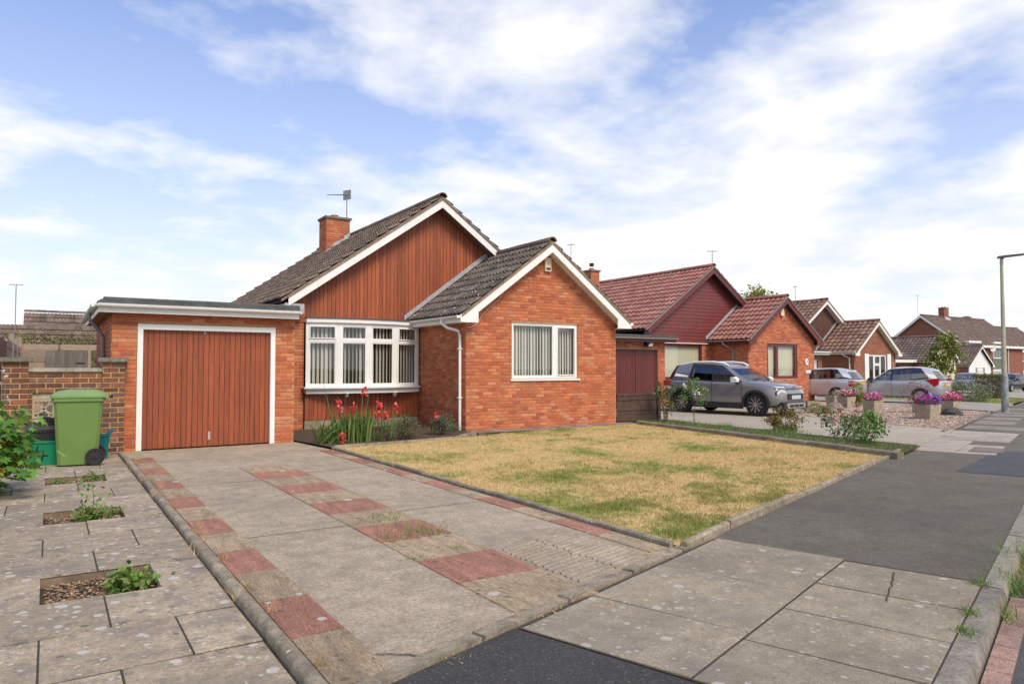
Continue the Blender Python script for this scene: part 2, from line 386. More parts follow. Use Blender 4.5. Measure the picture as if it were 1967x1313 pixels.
def lawn_color(name, green=(0.13, 0.20, 0.025), dry=(0.60, 0.43, 0.225), lo=0.505, hi=0.65, trans=0.0):
    if name in _mats: return _mats[name]
    m = bpy.data.materials.new(name); m.use_nodes = True; nt = m.node_tree; bs = nt.nodes['Principled BSDF']
    n1 = pos_noise(nt, 0.75, 4, 0.6); n2 = pos_noise(nt, 7, 3, 0.6)
    f = ramp(nt, math_node(nt, 'ADD', math_node(nt, 'MULTIPLY', n1, 0.72), math_node(nt, 'MULTIPLY', n2, 0.30)), [(lo, 0.0), (hi, 1.0)])
    at = nt.nodes.new('ShaderNodeAttribute'); at.attribute_name = 'rnd'
    d2 = mixc(nt, at.outputs['Fac'], dry, (dry[0] * 0.75, dry[1] * 0.85, dry[2] * 0.7))
    d3 = mixc(nt, ramp(nt, n2, [(0.4, 0.0), (0.7, 0.6)]), d2, (0.47, 0.35, 0.12))
    g2 = mixc(nt, at.outputs['Fac'], green, (green[0] * 1.5, green[1] * 1.25, green[2] * 1.5))
    c = mixc(nt, f, d3, g2)
    fn = ramp(nt, pos_noise(nt, 40, 3), [(0.3, 0.8), (0.7, 1.2)])
    nt.links.new(mixc(nt, 1.0, c, fn, 'MULTIPLY'), bs.inputs['Base Color']); bs.inputs['Roughness'].default_value = 0.85
    bs.inputs['Specular IOR Level'].default_value = 0.2
    _mats[name] = m
    return m
LAWN = lawn_color('dry_lawn')
GRAVEL = mat('pink_gravel', (0.45, 0.31, 0.25), 0.9, var=0.3, noise=(50, 0.2), palette=[(0.44, 0.32, 0.25), (0.52, 0.41, 0.33), (0.36, 0.26, 0.20), (0.58, 0.48, 0.41), (0.42, 0.29, 0.22)], bump=(60, 1.0))
BROWNGRAV = mat('brown_gravel', (0.27, 0.19, 0.11), 0.9, var=0.35, palette=[(0.30, 0.21, 0.12), (0.20, 0.13, 0.08), (0.38, 0.29, 0.19), (0.25, 0.15, 0.08), (0.15, 0.10, 0.07)])
STONEC = mat('concrete_planter', (0.42, 0.36, 0.26), 0.9, var=0.1, noise=[(6, 0.2), (40, 0.15)], bump=(40, 0.5), mixes=[(5, 0.5, 0.75, (0.33, 0.27, 0.19))])
COPING = mat('coping_concrete', (0.17, 0.16, 0.13), 0.95, noise=[(8, 0.3), (60, 0.25)], bump=(60, 0.5), mixes=[(6, 0.55, 0.75, (0.24, 0.23, 0.20))], marks=[(16, 0.3, 0.4, (0.5, 0.5, 0.46), 0.7)])
COPINGL = mat('pale_coping', (0.36, 0.33, 0.28), 0.95, noise=[(8, 0.25), (60, 0.25)], bump=(60, 0.5), marks=[(16, 0.3, 0.5, (0.6, 0.59, 0.55), 0.7)])
SCREENB = mat('screen_block', (0.42, 0.34, 0.24), 0.92, noise=[(10, 0.15), (60, 0.2)], bump=(80, 0.3))
def leafm(name, c, var=0.3, rough=0.5, pal=None, trans=0.25):
    return mat(name, c, rough, var=var, palette=pal, trans=trans, spec=0.35)
LEAF = leafm('shrub_leaf', (0.07, 0.12, 0.025), pal=[(0.06, 0.11, 0.02), (0.09, 0.15, 0.03), (0.05, 0.09, 0.02), (0.12, 0.17, 0.04)])
LEAFB = leafm('bright_leaf', (0.12, 0.24, 0.04), pal=[(0.11, 0.24, 0.035), (0.15, 0.29, 0.05), (0.09, 0.19, 0.03), (0.19, 0.30, 0.06)])
GRASSB = leafm('sword_leaf', (0.11, 0.20, 0.035), pal=[(0.10, 0.19, 0.03), (0.13, 0.24, 0.05), (0.08, 0.15, 0.03), (0.20, 0.24, 0.07)])
WEED = leafm('weed_leaf', (0.13, 0.23, 0.04), pal=[(0.12, 0.24, 0.035), (0.16, 0.29, 0.05), (0.10, 0.19, 0.03), (0.22, 0.27, 0.07)])
STRAW = leafm('dry_straw', (0.50, 0.36, 0.16), pal=[(0.50, 0.36, 0.16), (0.42, 0.29, 0.12), (0.55, 0.42, 0.22)])
BARK = mat('bark', (0.16, 0.12, 0.085), 0.9, noise=[(20, 0.3)], bump=(40, 0.5))
STEM = mat('green_stem', (0.16, 0.20, 0.07), 0.7, noise=(10, 0.2))
CORAL = leafm('coral_petal', (0.80, 0.10, 0.09), pal=[(0.80, 0.10, 0.09), (0.86, 0.17, 0.15), (0.74, 0.06, 0.06)], trans=0.35)
PINK = leafm('pink_petal', (0.80, 0.22, 0.36), pal=[(0.80, 0.20, 0.34), (0.86, 0.36, 0.47), (0.72, 0.12, 0.27), (0.88, 0.50, 0.58)], trans=0.3)
PURPLE = leafm('purple_petal', (0.26, 0.16, 0.58), pal=[(0.25, 0.15, 0.60), (0.35, 0.24, 0.68), (0.18, 0.10, 0.45), (0.45, 0.35, 0.75)], trans=0.3)
REDP = leafm('red_petal', (0.70, 0.02, 0.03), pal=[(0.72, 0.02, 0.03), (0.80, 0.05, 0.05), (0.55, 0.01, 0.03)], trans=0.3)
MAGENTA = leafm('magenta_petal', (0.42, 0.03, 0.28), pal=[(0.42, 0.03, 0.28), (0.50, 0.06, 0.30), (0.60, 0.03, 0.12)], trans=0.3)
WHITEP = leafm('white_petal', (0.82, 0.78, 0.74), pal=[(0.84, 0.80, 0.74), (0.86, 0.70, 0.68), (0.80, 0.78, 0.72)], trans=0.3)
GALV = mat('galvanised_steel', (0.30, 0.31, 0.31), 0.5, metal=0.6, noise=(6, 0.15))
LAMPM = mat('lamp_paint', (0.40, 0.39, 0.27), 0.6, noise=[(5, 0.1), (40, 0.08)])
LAMPB = mat('peeling_lamp_base', (0.24, 0.27, 0.26), 0.7, noise=[(6, 0.3)], mixes=[(4, 0.5, 0.56, (0.11, 0.13, 0.13)), (5, 0.58, 0.62, (0.42, 0.44, 0.42))])
FENCEW = mat('weathered_fence', (0.33, 0.25, 0.19), 0.85, var=0.2, noise=[(6, 0.2)], stretch=(1, 1, 6))
FENCEB = mat('brown_fence', (0.085, 0.05, 0.035), 0.85, var=0.2, noise=[(6, 0.25)])
POSTR = mat('redbrown_post', (0.20, 0.05, 0.028), 0.7, noise=[(6, 0.15)])
GATEW = mat('grey_gate_board', (0.155, 0.135, 0.12), 0.85, var=0.22, noise=[(6, 0.2), (40, 0.15)], stretch=(6, 6, 0.6))

# ------------------------------------------------------------------ ground, street
def sheet(name, pts, z, m, parent=None, kind='structure', th=0.0, follow=True, **kw):
    """flat polygon (plan points) at height z, with a skirt of thickness th"""
    mb = MB(); n = len(pts)
    top = [(p[0], p[1], z + (gz(p[0]) if follow else 0)) for p in pts]
    if th:
        bot = [(p[0], p[1], p[2] - th) for p in top]
        mb.add(top + bot, [tuple(range(n))] + [(i, i + n, (i + 1) % n + n, (i + 1) % n) for i in range(n)])
    else: mb.add(top, [tuple(range(n))])
    o = mb.build(name, m, parent, kind=kind if parent is None else None, **kw)
    return o
P0 = Vector((1.32, 3.08)); SA = R(17.43)
SU = Vector((math.cos(SA), math.sin(SA))); SN = Vector((math.sin(SA), -math.cos(SA)))
def ST(s, w): p = P0 + SU * s + SN * w; return (p.x, p.y)
def strip(name, s0, s1, w0, w1, z, m, step=3.0, th=0.0, **kw):
    mb = MB(); k = max(1, int((s1 - s0) / step))
    ss = [s0 + (s1 - s0) * i / k for i in range(k + 1)]
    for a, b in zip(ss[:-1], ss[1:]):
        q = [ST(a, w0), ST(b, w0), ST(b, w1), ST(a, w1)]
        mb.add([(x, y, z + gz(x)) for x, y in q], [(0, 1, 2, 3)])
        if th:
            for (i, j) in ((0, 1), (3, 2)):
                (x0, y0), (x1, y1) = q[i], q[j]
                mb.add([(x0, y0, z + gz(x0)), (x1, y1, z + gz(x1)), (x1, y1, z + gz(x1) - th), (x0, y0, z + gz(x0) - th)], [(0, 1, 2, 3)])
    return mb.build(name, m, **kw)
gm = MB()
xs = [-900, -300, -100, -40, 0, 24, 40, 60, 90, 140, 300, 1200]
ysg = [-900, -200, -60, -20, 0, 10, 20, 40, 80, 200, 1500]
for i in range(len(xs) - 1):
    for j in range(len(ysg) - 1):
        c4 = [(xs[i], ysg[j]), (xs[i + 1], ysg[j]), (xs[i + 1], ysg[j + 1]), (xs[i], ysg[j + 1])]
        gm.add([(x, y, -0.17 + (gz(min(x, 140)))) for x, y in c4], [(0, 1, 2, 3)])
gm.build('ground', GROUNDM, kind='structure')
strip('road', -40, 150, 2.05, 9.6, -0.10, ROADM, kind='structure')
pav = strip('pavement', -40, 150, 0.0, 1.965, -0.012, ASPH, kind='structure')
strip('opposite_pavement', -40, 150, 9.7, 11.6, 0.0, ASPH, kind='structure', th=0.1)
strip('fresh_asphalt_patch', -6, 0.86, 0.06, 1.96, -0.006, ASPHD, step=8, kind='structure')
sheet('dark_asphalt_repair', [ST(9.3, 1.05), ST(12.6, 1.25), ST(12.6, 1.93), ST(9.3, 1.93)], -0.007, mat('asphalt_repair', (0.085, 0.09, 0.095), 0.93, noise=[(3, 0.15), (150, 0.4)], bump=(180, 0.8)))
# kerb stones
def struct_root(name):
    o = bpy.data.objects.new(name, None); col.objects.link(o); o.empty_display_size = 0.2; o['kind'] = 'structure'; return o
kerb = struct_root('kerb')
ks = -3.0
while ks < 60:
    if 0.3 < ks + 0.45 < 4.4: drop = 0.06
    else: drop = 0.0
    L = 0.914
    x, y = ST(ks + L / 2, 2.02)
    mb = MB()
    h = 0.006 * random.uniform(-1, 1)
    pr = [(-0.062, -0.2), (0.062, -0.2), (0.062, -0.035 + h - drop * 0.4), (0.045, -0.004 + h), (-0.062, 0.0 + h)]
    mb.prism(pr, -L / 2 + 0.004, L / 2 - 0.004, axis='x', M=Matrix.Scale(-1, 4, (0, 1, 0)))
    o = mb.build('kerb_stone', KERB, kerb); o.location = (x, y, gz(x)); o.rotation_euler = (0, 0, SA)
    ks += L
# pinkish channel setts beside the kerb
chan = struct_root('channel')
csm = MB().box(-0.10, 0.10, -0.055, 0.055, -0.02, 0.012).mesh('channel_sett')
CHM = mat('channel_sett', (0.33, 0.21, 0.17), 0.9, var=0.2, noise=[(8, 0.25), (60, 0.2)], bump=(60, 0.5))
for i in range(22):
    o = obj('channel_sett', csm, CHM, chan); x, y = ST(-0.9 + i * 0.207, 2.15); o.location = (x, y, -0.098); o.rotation_euler = (0, 0, SA)
# pavement slabs
def slab(parent, s0, s1, w0, w1, m, z=0.0, frame=ST, jit=0.003, name='slab', g=0.008, g2=None):
    g2 = g if g2 is None else g2
    q = [frame(s0 + g, w0 + g2), frame(s1 - g, w0 + g2), frame(s1 - g, w1 - g2), frame(s0 + g, w1 - g2)]
    cx = sum(p[0] for p in q) / 4; cyy = sum(p[1] for p in q) / 4
    tilt = random.uniform(-jit, jit); tilt2 = random.uniform(-jit, jit)
    mb = MB(); e = 0.003
    def zz(p): return z + (p[0] - cx) * tilt + (p[1] - cyy) * tilt2 + gz(p[0])
    inn = [(cx + (p[0] - cx) * 0.995, cyy + (p[1] - cyy) * 0.995) for p in q]
    top = [(p[0], p[1], zz(p)) for p in inn]; mid = [(p[0], p[1], zz(p) - e) for p in q]; bot = [(p[0], p[1], zz(p) - 0.06) for p in q]
    v = [(a - cx, b - cyy, c) for a, b, c in top + mid + bot]
    f = [(0, 1, 2, 3)] + [(i, i + 4, (i + 1) % 4 + 4, (i + 1) % 4) for i in range(4)] + [(i + 4, i + 8, (i + 1) % 4 + 8, (i + 1) % 4 + 4) for i in range(4)]
    mb.add(v, f)
    o = mb.build(name, m, parent); o.location = (cx, cyy, 0)
    return o
sheet('slab_bed', [ST(0.875, 0.07), ST(3.49, 0.07), ST(3.49, 1.96), ST(0.875, 1.96)], -0.0045, mat('joint_dirt', (0.055, 0.045, 0.032), 0.97, noise=(20, 0.3)))
for a, b in ((0.88, 1.6), (1.6, 2.5), (2.5, 3.5)): slab(pav, a, b, 0.09, 1.09, SLABP, jit=0.005)
for a, b in ((0.88, 1.5), (1.5, 2.12), (2.12, 2.75), (2.75, 3.45)): slab(pav, a, b, 1.09, 1.955, SLABP, jit=0.005)
for i in range(6):
    a = 11.75 + i * 0.82
    for w0, w1 in ((0.1, 0.72), (0.72, 1.3)):
        if random.random() < 0.93: slab(pav, a, a + 0.82, w0, w1, SLABF, jit=0.01)
SLABG = mat('grey_crossing_slab', (0.20, 0.178, 0.148), 0.9, var=0.2, noise=[(2, 0.2), (14, 0.14)], bump=(60, 0.3))
for i in range(7): slab(pav, 17.4 + i * 1.9, 18.6 + i * 1.9 + 0.3 * (i % 2), 0.15, 1.0 + 0.8 * ((i * 7) % 3 == 0), SLABG, jit=0.003)
mh = thing('manhole_cover', 'rusty rectangular metal inspection cover set in the pavement', 'manhole cover', (*ST(12.5, 1.12), 0.0), SA)
MB().box(-0.42, 0.42, -0.24, 0.24, -0.03, 0.006).build('frame', mat('iron_frame', (0.13, 0.11, 0.10), 0.7, noise=(20, 0.3)), mh)
for i in range(2): MB().box(-0.38 + i * 0.39, -0.01 + i * 0.39, -0.2, 0.2, 0.0, 0.011).build('lid', mat('iron_lid', (0.20, 0.16, 0.14), 0.75, noise=[(30, 0.4)], bump=(90, 0.6)), mh)

# ------------------------------------------------------------------ driveway
dv = sheet('driveway', [(1.06, 3.02), (2.2, 3.38), (4.13, 3.98), (4.13, 12.2), (3.98, 13.68), (1.06, 13.68)], -0.004, CONC, th=0.1)
def pave_col(x0, x1, y0, y1, n, first_red):
    L = (y1 - y0) / n
    for i in range(n):
        red = (i % 2 == 0) == first_red
        g = 0.004
        mb = MB(); h = random.uniform(0.0, 0.004)
        mb.box(-(x1 - x0) / 2 + g, (x1 - x0) / 2 - g, -L / 2 + g, L / 2 - g, -0.05, 0.003 + h)
        o = mb.build('paver', PRED if red else PBUFF, dv); o.location = ((x0 + x1) / 2, y0 + L * (i + 0.5), 0)
        o.rotation_euler = (0, 0, random.uniform(-0.004, 0.004))
pave_col(1.08, 1.38, 3.10, 12.55, 14, False)
pave_col(2.28, 2.93, 3.47, 10.6, 11, False)
pave_col(3.90, 4.12, 4.02, 12.0, 12, False)
# narrow joints in the concrete bays
JOINT = mat('joint_gap', (0.06, 0.05, 0.04), 0.95)
jm = MB()
for y in (6.2, 9.3, 11.9):
    jm.box(1.40, 2.27, y, y + 0.010, -0.01, -0.0025); jm.box(2.94, 3.89, y + 0.35, y + 0.36, -0.01, -0.0025)
jm.build('expansion_joint', JOINT, dv)
# tamped ridges where the drive ramps down to the pavement
rb = MB()
for i in range(15):
    y0 = 3.74 + i * 0.068
    a = random.uniform(2.96, 3.0); b = random.uniform(3.78, 3.88) - 0.004 * i * random.random()
    for (xa, xb) in ((a, (a + b) / 2 - .01), ((a + b) / 2 + .01, b)):
        ya, yb = y0 + (xa - 2.96) * .26, y0 + (xb - 2.96) * .26
        rb.add([(xa, ya - .017, -.006), (xb, yb - .017, -.006), (xb, yb - .006, .004), (xa, ya - .006, .004), (xa, ya + .006, .004), (xb, yb + .006, .004), (xb, yb + .017, -.006), (xa, ya + .017, -.006)], [(0, 1, 2, 3), (3, 2, 5, 4), (4, 5, 6, 7)])
rb.build('tamped_ridges', CONC, dv, kind='stuff')
ck = MB()
def crack(pts, w=.005, z=.0035):
    for (xa, ya), (xb, yb) in zip(pts[:-1], pts[1:]):
        d = Vector((xb - xa, yb - ya)).normalized() * w; nx, ny = -d.y, d.x
        ck.add([(xa + nx, ya + ny, z), (xa - nx, ya - ny, z), (xb - nx, yb - ny, z), (xb + nx, yb + ny, z)], [(0, 1, 2, 3)])
def px_crack(pp):
    pts = []
    for (a, b), (c, d_) in zip(pp[:-1], pp[1:]):
        for k in range(5):
            t = k / 5; g = G(a + (c - a) * t, b + (d_ - b) * t); pts.append((g.x + random.gauss(0, .006), g.y + random.gauss(0, .006)))
    g = G(*pp[-1]); pts.append((g.x, g.y)); crack(pts)
px_crack([(1718, 1098), (1712, 1125), (1703, 1155)])
px_crack([(720, 1255), (790, 1256), (820, 1262)])
ck.build('crack', mat('joint_dirt', (0.055, 0.045, 0.032), 0.97), pav)
# broken concrete threshold edging between drive and pavement
for i in range(5):
    a = -0.15 + i * 0.78
    o = slab(pav, a, a + 0.77, -0.055, 0.055, EDGE, z=0.012, name='edging_stone', jit=0.02)
# rounded edging down the left of the drive
led = thing('drive_edging', 'line of mossy round-topped concrete edging between slab garden and drive', 'edging')
y = 2.75
while y < 13.3:
    L = 0.9; mb = MB()
    pr = [(-0.036, -0.1)] + [(-0.036 * math.cos(t * math.pi / 6), 0.024 + 0.026 * math.sin(t * math.pi / 6)) for t in range(7)] + [(0.036, -0.1)]
    mb.prism(pr, 0.003, L - 0.003, axis='y')
    o = mb.build('edging_stone', EDGE, led, smooth=40); o.location = (1.015 + random.uniform(-.006, .006), y, random.uniform(-0.008, 0.004)); o.rotation_euler = (random.uniform(-.006, .006), 0, random.uniform(-.008, .008))
    y += L
# ------------------------------------------------------------------ slab garden on the left
sheet('slab_garden_base', [(-6, 1.2), (-0.6, 2.35), (0.97, 2.85), (0.97, 13.6), (-6, 13.6)], -0.075, SOIL)
gar = struct_root('slab_garden')
XY = lambda a, b: (a, b)
row0 = 5.14; rh = 0.645
holes = {(0, 0), (4, 0), (8, 0)}
for k in range(-5, 13):
    ya, yb = row0 + k * rh, row0 + (k + 1) * rh
    if k % 2 == 0:
        edges = [0.965, 0.63, -0.02, -0.67, -1.32, -1.97, -2.6]
    else:
        edges = [0.965, 0.31, -0.34, -0.99, -1.64, -2.3]
    for i in range(len(edges) - 1):
        x1, x0 = edges[i], edges[i + 1]
        if k % 4 == 0 and k >= 0 and i == 1: continue
        if k == 2 and i == 3: continue
        lim = 2.35 + 0.314 * (x0 + 0.6) + 0.25
        if yb < lim: continue
        slab(gar, x0, x1, max(ya, lim - 0.1), yb, SLABL, frame=XY, jit=0.010, name='slab', g=0.005, g2=0.009)
jf = MB()
for k in range(-5, 13):
    ya, yb = row0 + k * rh, row0 + (k + 1) * rh
    lim = 2.0 + 0.314 * 0.6
    hole = k % 4 == 0 and k >= 0
    for x0, x1 in (((-2.6, -0.03), (0.64, 0.965)) if hole else ((-2.6, 0.965),)):
        if k == 2: x1 = min(x1, 0.965)
        jf.add([(x0, max(ya, lim), -0.0055), (x1, max(ya, lim), -0.0055), (x1, yb, -0.0055), (x0, yb, -0.0055)], [(0, 1, 2, 3)])
jf.build('joint_fill', mat('joint_dirt', (0.055, 0.045, 0.032), 0.97, noise=(20, 0.3)), gar)
def pebbles(name, n, sampler, size, m, parent=None, kind='stuff', flat=0.6, **kw):
    """low-poly stones, joined"""
    base = np.array([(1, 0, 0), (0, 1, 0), (-1, 0, 0), (0, -1, 0), (0, 0, 1), (0, 0, -1)], float)
    fc = np.array([(0, 1, 4), (1, 2, 4), (2, 3, 4), (3, 0, 4), (1, 0, 5), (2, 1, 5), (3, 2, 5), (0, 3, 5)])
    V = []; Fc = []; rr = []
    for i in range(n):
        p = np.array(sampler()); s = random.uniform(*size)
        a = random.uniform(0, 6.28); ca, sa = math.cos(a), math.sin(a)
        b = base * np.array([s * random.uniform(.7, 1.2), s * random.uniform(.7, 1.2), s * flat])
        b = b + rng.normal(0, s * .15, b.shape)
        bx = b[:, 0] * ca - b[:, 1] * sa; by = b[:, 0] * sa + b[:, 1] * ca
        b[:, 0] = bx; b[:, 1] = by
        V.append(b + p); Fc.append(fc + 6 * i); rr += [random.random()] * 8
    mb = MB(); mb.v = [tuple(q) for q in np.concatenate(V)]; mb.f = [tuple(int(z) for z in q) for q in np.concatenate(Fc)]; mb.r = rr
    return mb.build(name, m, parent, kind=kind, fixn=False, **kw)
def hole_sampler():
    k = random.choice((0, 4, 8))
    return (random.uniform(0.0, 0.61), random.uniform(row0 + k * rh + .01, row0 + (k + 1) * rh - .01), -0.055 + random.uniform(-.01, .012))
pebbles('planting_gap_gravel', 2600, hole_sampler, (0.006, 0.016), BROWNGRAV, label='loose brown gravel filling the planting gaps in the slab garden', cat='gravel')
hb = MB()
for k in (0, 4, 8):
    hb.box(-0.03, 0.64, row0 + (k + 1) * rh - 0.012, row0 + (k + 1) * rh + 0.004, -0.07, -0.012)
hb.build('gap_board', mat('gap_board', (0.20, 0.14, 0.09), 0.9, noise=[(8, 0.3)]), gar)

# ------------------------------------------------------------------ lawn
lawn_poly = [(4.20, 4.01), (4.21, 12.12), (5.4, 12.25), (6.84, 12.46), (8.2, 12.85), (9.68, 13.12), (12.28, 13.12), (11.75, 9.2), (11.2, 6.17), (6.5, 4.72)]
sheet('lawn', lawn_poly, 0.012, LAWN)
def in_poly(x, y, poly):
    c = False; j = len(poly) - 1
    for i in range(len(poly)):
        xi, yi = poly[i]; xj, yj = poly[j]
        if (yi > y) != (yj > y) and x < (xj - xi) * (y - yi) / (yj - yi) + xi: c = not c
        j = i
    return c
def blades(name, n, poly, z, h, w, m, kind='stuff', lean=0.5, label=None, cat=None, density=None, parent=None):
    xs_ = [p[0] for p in poly]; ys_ = [p[1] for p in poly]
    V = np.zeros((n, 3, 3)); rr = []
    i = 0
    while i < n:
        x = random.uniform(min(xs_), max(xs_)); y = random.uniform(min(ys_), max(ys_))
        if not in_poly(x, y, poly): continue
        if density and random.random() > density(x, y): continue
        a = random.uniform(0, 6.283); hh = random.uniform(*h); ww = w * random.uniform(.6, 1.3)
        lx, ly = random.gauss(0, lean) * hh, random.gauss(0, lean) * hh
        dx, dy = math.cos(a) * ww, math.sin(a) * ww
        zz = z + gz(x)
        V[i] = ((x - dx, y - dy, zz), (x + dx, y + dy, zz), (x + lx, y + ly, zz + hh))
        rr.append(random.random()); i += 1
    mb = MB(); mb.v = [tuple(q) for q in V.reshape(-1, 3)]; mb.f = [(3 * k, 3 * k + 1, 3 * k + 2) for k in range(n)]; mb.r = rr
    return mb.build(name, m, parent, kind=kind, fixn=False, label=label, cat=cat)
cxl, cyl = 8.0, 8.5
rag = [(cxl + (x - cxl) * 1.008 + (.0), cyl + (y - cyl) * 1.010) for x, y in lawn_poly]
blades('lawn_grass', 135000, rag, 0.010, (0.012, 0.042), 0.0035, LAWN, lean=0.8, label='short parched straw-coloured lawn grass with green patches', cat='grass', density=lambda x, y: 1.0 if y < 8.5 else 0.6)
import mathutils
def clumpy(x, y):
    n = mathutils.noise.noise(Vector((x * 2.3, y * 2.3, 0.0))) + .5 * mathutils.noise.noise(Vector((x * 6.0, y * 6.0, 3.0)))
    return 1.0 if n > .28 else .03
blades('lawn_tufts', 9000, rag, 0.010, (0.03, 0.075), 0.004, LAWN, lean=0.55, label='longer ragged grass clumps scattered through the dry lawn', cat='grass', density=clumpy)
LGREEN = leafm('lawn_green', (.19, .25, .05), pal=[(.18, .25, .045), (.24, .29, .06), (.15, .21, .04), (.34, .31, .10)])
for (px, py, rx_, ry_, n_, lab) in ((1420, 955, 1.7, .62, 8000, 'green grass patch in the lawn close to the pavement edging'), (1240, 985, 1.1, .6, 6000, 'green grass patch near the drive corner of the lawn'), (1010, 905, 1.2, .7, 2200, 'thin green patch in the lawn beside the drive edging'), (1160, 930, 1.9, .7, 3000, 'long thin green patch across the middle of the lawn')):
    c_ = G(px, py); poly_ = []
    for k in range(14):
        a_ = k * 2 * math.pi / 14; q_ = random.uniform(.6, 1.15)
        poly_.append((c_.x + rx_ * q_ * math.cos(a_) * .9 + ry_ * q_ * math.sin(a_) * .3, c_.y + ry_ * q_ * math.sin(a_) * 1.6 + .2 * rx_ * q_ * math.cos(a_)))
    def dens(x, y, c=c_, r=rx_):
        if not in_poly(x, y, rag): return 0
        n1 = mathutils.noise.noise(Vector((x * 1.9, y * 1.9, 7.0))) + .6 * mathutils.noise.noise(Vector((x * 5.5, y * 5.5, 1.0)))
        return max(.03, min(1, .25 + n1 * 1.6)) * max(.05, 1 - ((x - c.x) ** 2 + (y - c.y) ** 2) ** .5 / (r * 1.15))
    blades('green_grass_patch', n_, poly_, 0.010, (0.012, 0.04), 0.0035, LGREEN, lean=.8, label=lab, cat='grass', density=dens)
# lawn edging
led2 = thing('lawn_edging', 'thin line of weathered edging stones between drive and lawn', 'edging')
y = 4.06
while y < 12.1:
    L = min(0.9, 12.15 - y); mb = MB()
    mb.prism([(-0.028, -0.1), (-0.028, 0.03), (-0.015, 0.045), (0.015, 0.045), (0.028, 0.03), (0.028, -0.1)], 0.003, L - 0.004, axis='y')
    o = mb.build('edging_stone', EDGE, led2); o.location = (4.185 + random.uniform(-.008, .008), y, random.uniform(-0.012, 0.004)); o.rotation_euler = (random.uniform(-.008, .008), 0, random.uniform(-.012, .012))
    y += 0.9
led3 = thing('frontage_edging', 'crooked raised edging stones between lawn and tarmac pavement', 'edging')
s = 3.05
while s < 10.6:
    x, y = ST(s + 0.45, 0.0); mb = MB()
    mb.prism([(-0.03, -0.1), (-0.03, 0.075), (-0.012, 0.09), (0.02, 0.09), (0.03, 0.075), (0.03, -0.1)], -0.45, 0.445, axis='x')
    o = mb.build('edging_stone', EDGE, led3); o.location = (x, y, random.uniform(-0.055, -0.02)); o.rotation_euler = (random.uniform(-.05, .05), random.uniform(-.012, .012), SA + random.uniform(-.02, .02))
    s += 0.915
# flower bed, its edging and the block strip along the wall
bed_poly = [(4.2, 12.16), (5.4, 12.29), (6.84, 12.50), (7.72, 13.35), (7.72, 16.1), (4.0, 16.1), (4.0, 13.7)]
sheet('flower_bed', bed_poly, 0.02, SOIL)
led4 = thing('bed_edging', 'low pale edging strips between flower bed and lawn', 'edging')
bp = [(4.2, 12.12), (5.4, 12.25), (6.84, 12.46), (7.75, 13.28)]
for a, b in zip(bp[:-1], bp[1:]):
    d = Vector((b[0] - a[0], b[1] - a[1])); L = d.length; k = max(1, round(L / 0.7))
    for i in range(k):
        mb = MB().box(0.004, L / k - 0.004, -0.022, 0.022, -0.05, 0.062)
        o = mb.build('edging_stone', EDGE, led4); p = Vector(a) + d * (i / k); o.location = (p.x, p.y, random.uniform(-.008, .004)); o.rotation_euler = (0, 0, math.atan2(d.y, d.x))
path = sheet('wall_foot_path', [(7.75, 13.24), (9.6, 13.14), (12.4, 13.14), (12.7, 13.74), (7.75, 13.74)], 0.012, EDGE)
for i in range(17):
    mb = MB().box(-0.13, 0.13, -0.2, 0.2, -0.03, 0.012)
    o = mb.build('paver', mat('grey_pink_block', (0.23, 0.17, 0.15), 0.9, var=0.25, noise=[(8, 0.2), (60, 0.2)], bump=(60, 0.4)), path)
    o.location = (7.92 + i * 0.275, 13.44, 0.014 + random.uniform(-.004, .004)); o.rotation_euler = (0, 0, random.uniform(-.02, .02))
# low kerb wall and planted strip beside the neighbour's drive
lw = thing('low_boundary_kerb', 'long low grey concrete kerb wall between the lawn and neighbouring drive', 'kerb wall')
A_, B_ = Vector((12.37, 13.12)), Vector((11.20, 5.98)); d = B_ - A_; k = 8
for i in range(k):
    mb = MB(); L = d.length / k
    mb.prism([(-0.075, -0.1), (-0.075, 0.085), (-0.055, 0.105), (0.055, 0.105), (0.075, 0.085), (0.075, -0.1)], 0.003, L - 0.003, axis='x')
    o = mb.build('kerb_stone', mat('mossy_kerb', (0.205, 0.175, 0.13), 0.95, var=0.12, noise=[(4, 0.2), (18, 0.22), (60, 0.25)], bump=(50, 0.5), marks=[(16, 0.3, 0.4, (0.42, 0.40, 0.35), 0.6)]), lw); p = A_ + d * (i / k); o.location = (p.x, p.y, random.uniform(-.008, .004)); o.rotation_euler = (0, random.uniform(-.004, .004), math.atan2(d.y, d.x))
strip_poly = [(12.46, 13.15), (11.29, 6.05), (12.9, 6.55), (13.25, 9.0), (13.9, 13.6), (13.2, 14.2)]
sheet('planted_strip', strip_poly, 0.03, SOIL)
blades('strip_grass', 5000, strip_poly, 0.03, (0.02, 0.09), 0.005, WEED, label='weedy grass in the narrow strip beside the neighbouring drive', cat='grass')
sheet('neighbour_drive', [(13.25, 6.72), (17.3, 8.0), (17.5, 9.7), (18.45, 12.5), (20.2, 14.3), (22.5, 18.7), (13.2, 18.7), (13.95, 13.55)], 0.015, mat('neighbour_concrete', (0.36, 0.315, 0.245), 0.92, noise=[(0.5, 0.12), (4, 0.1), (60, 0.12)], bump=(60, 0.3), stretch=(0.5, 2.5, 1)), th=0.1)
gp = [(17.36, 8.02), (21, 9.2), (25.3, 10.75), (26.2, 12.4), (27.6, 15.4), (27.9, 18.6), (22.6, 18.6), (20.25, 14.3), (18.5, 12.5), (17.55, 9.7)]
sheet('gravel_garden', gp, 0.012, GRAVEL)
def gs():
    while True:
        x, y = random.uniform(17, 28), random.uniform(8, 18.7)
        if in_poly(x, y, gp): return (x, y, 0.018 + gz(x))
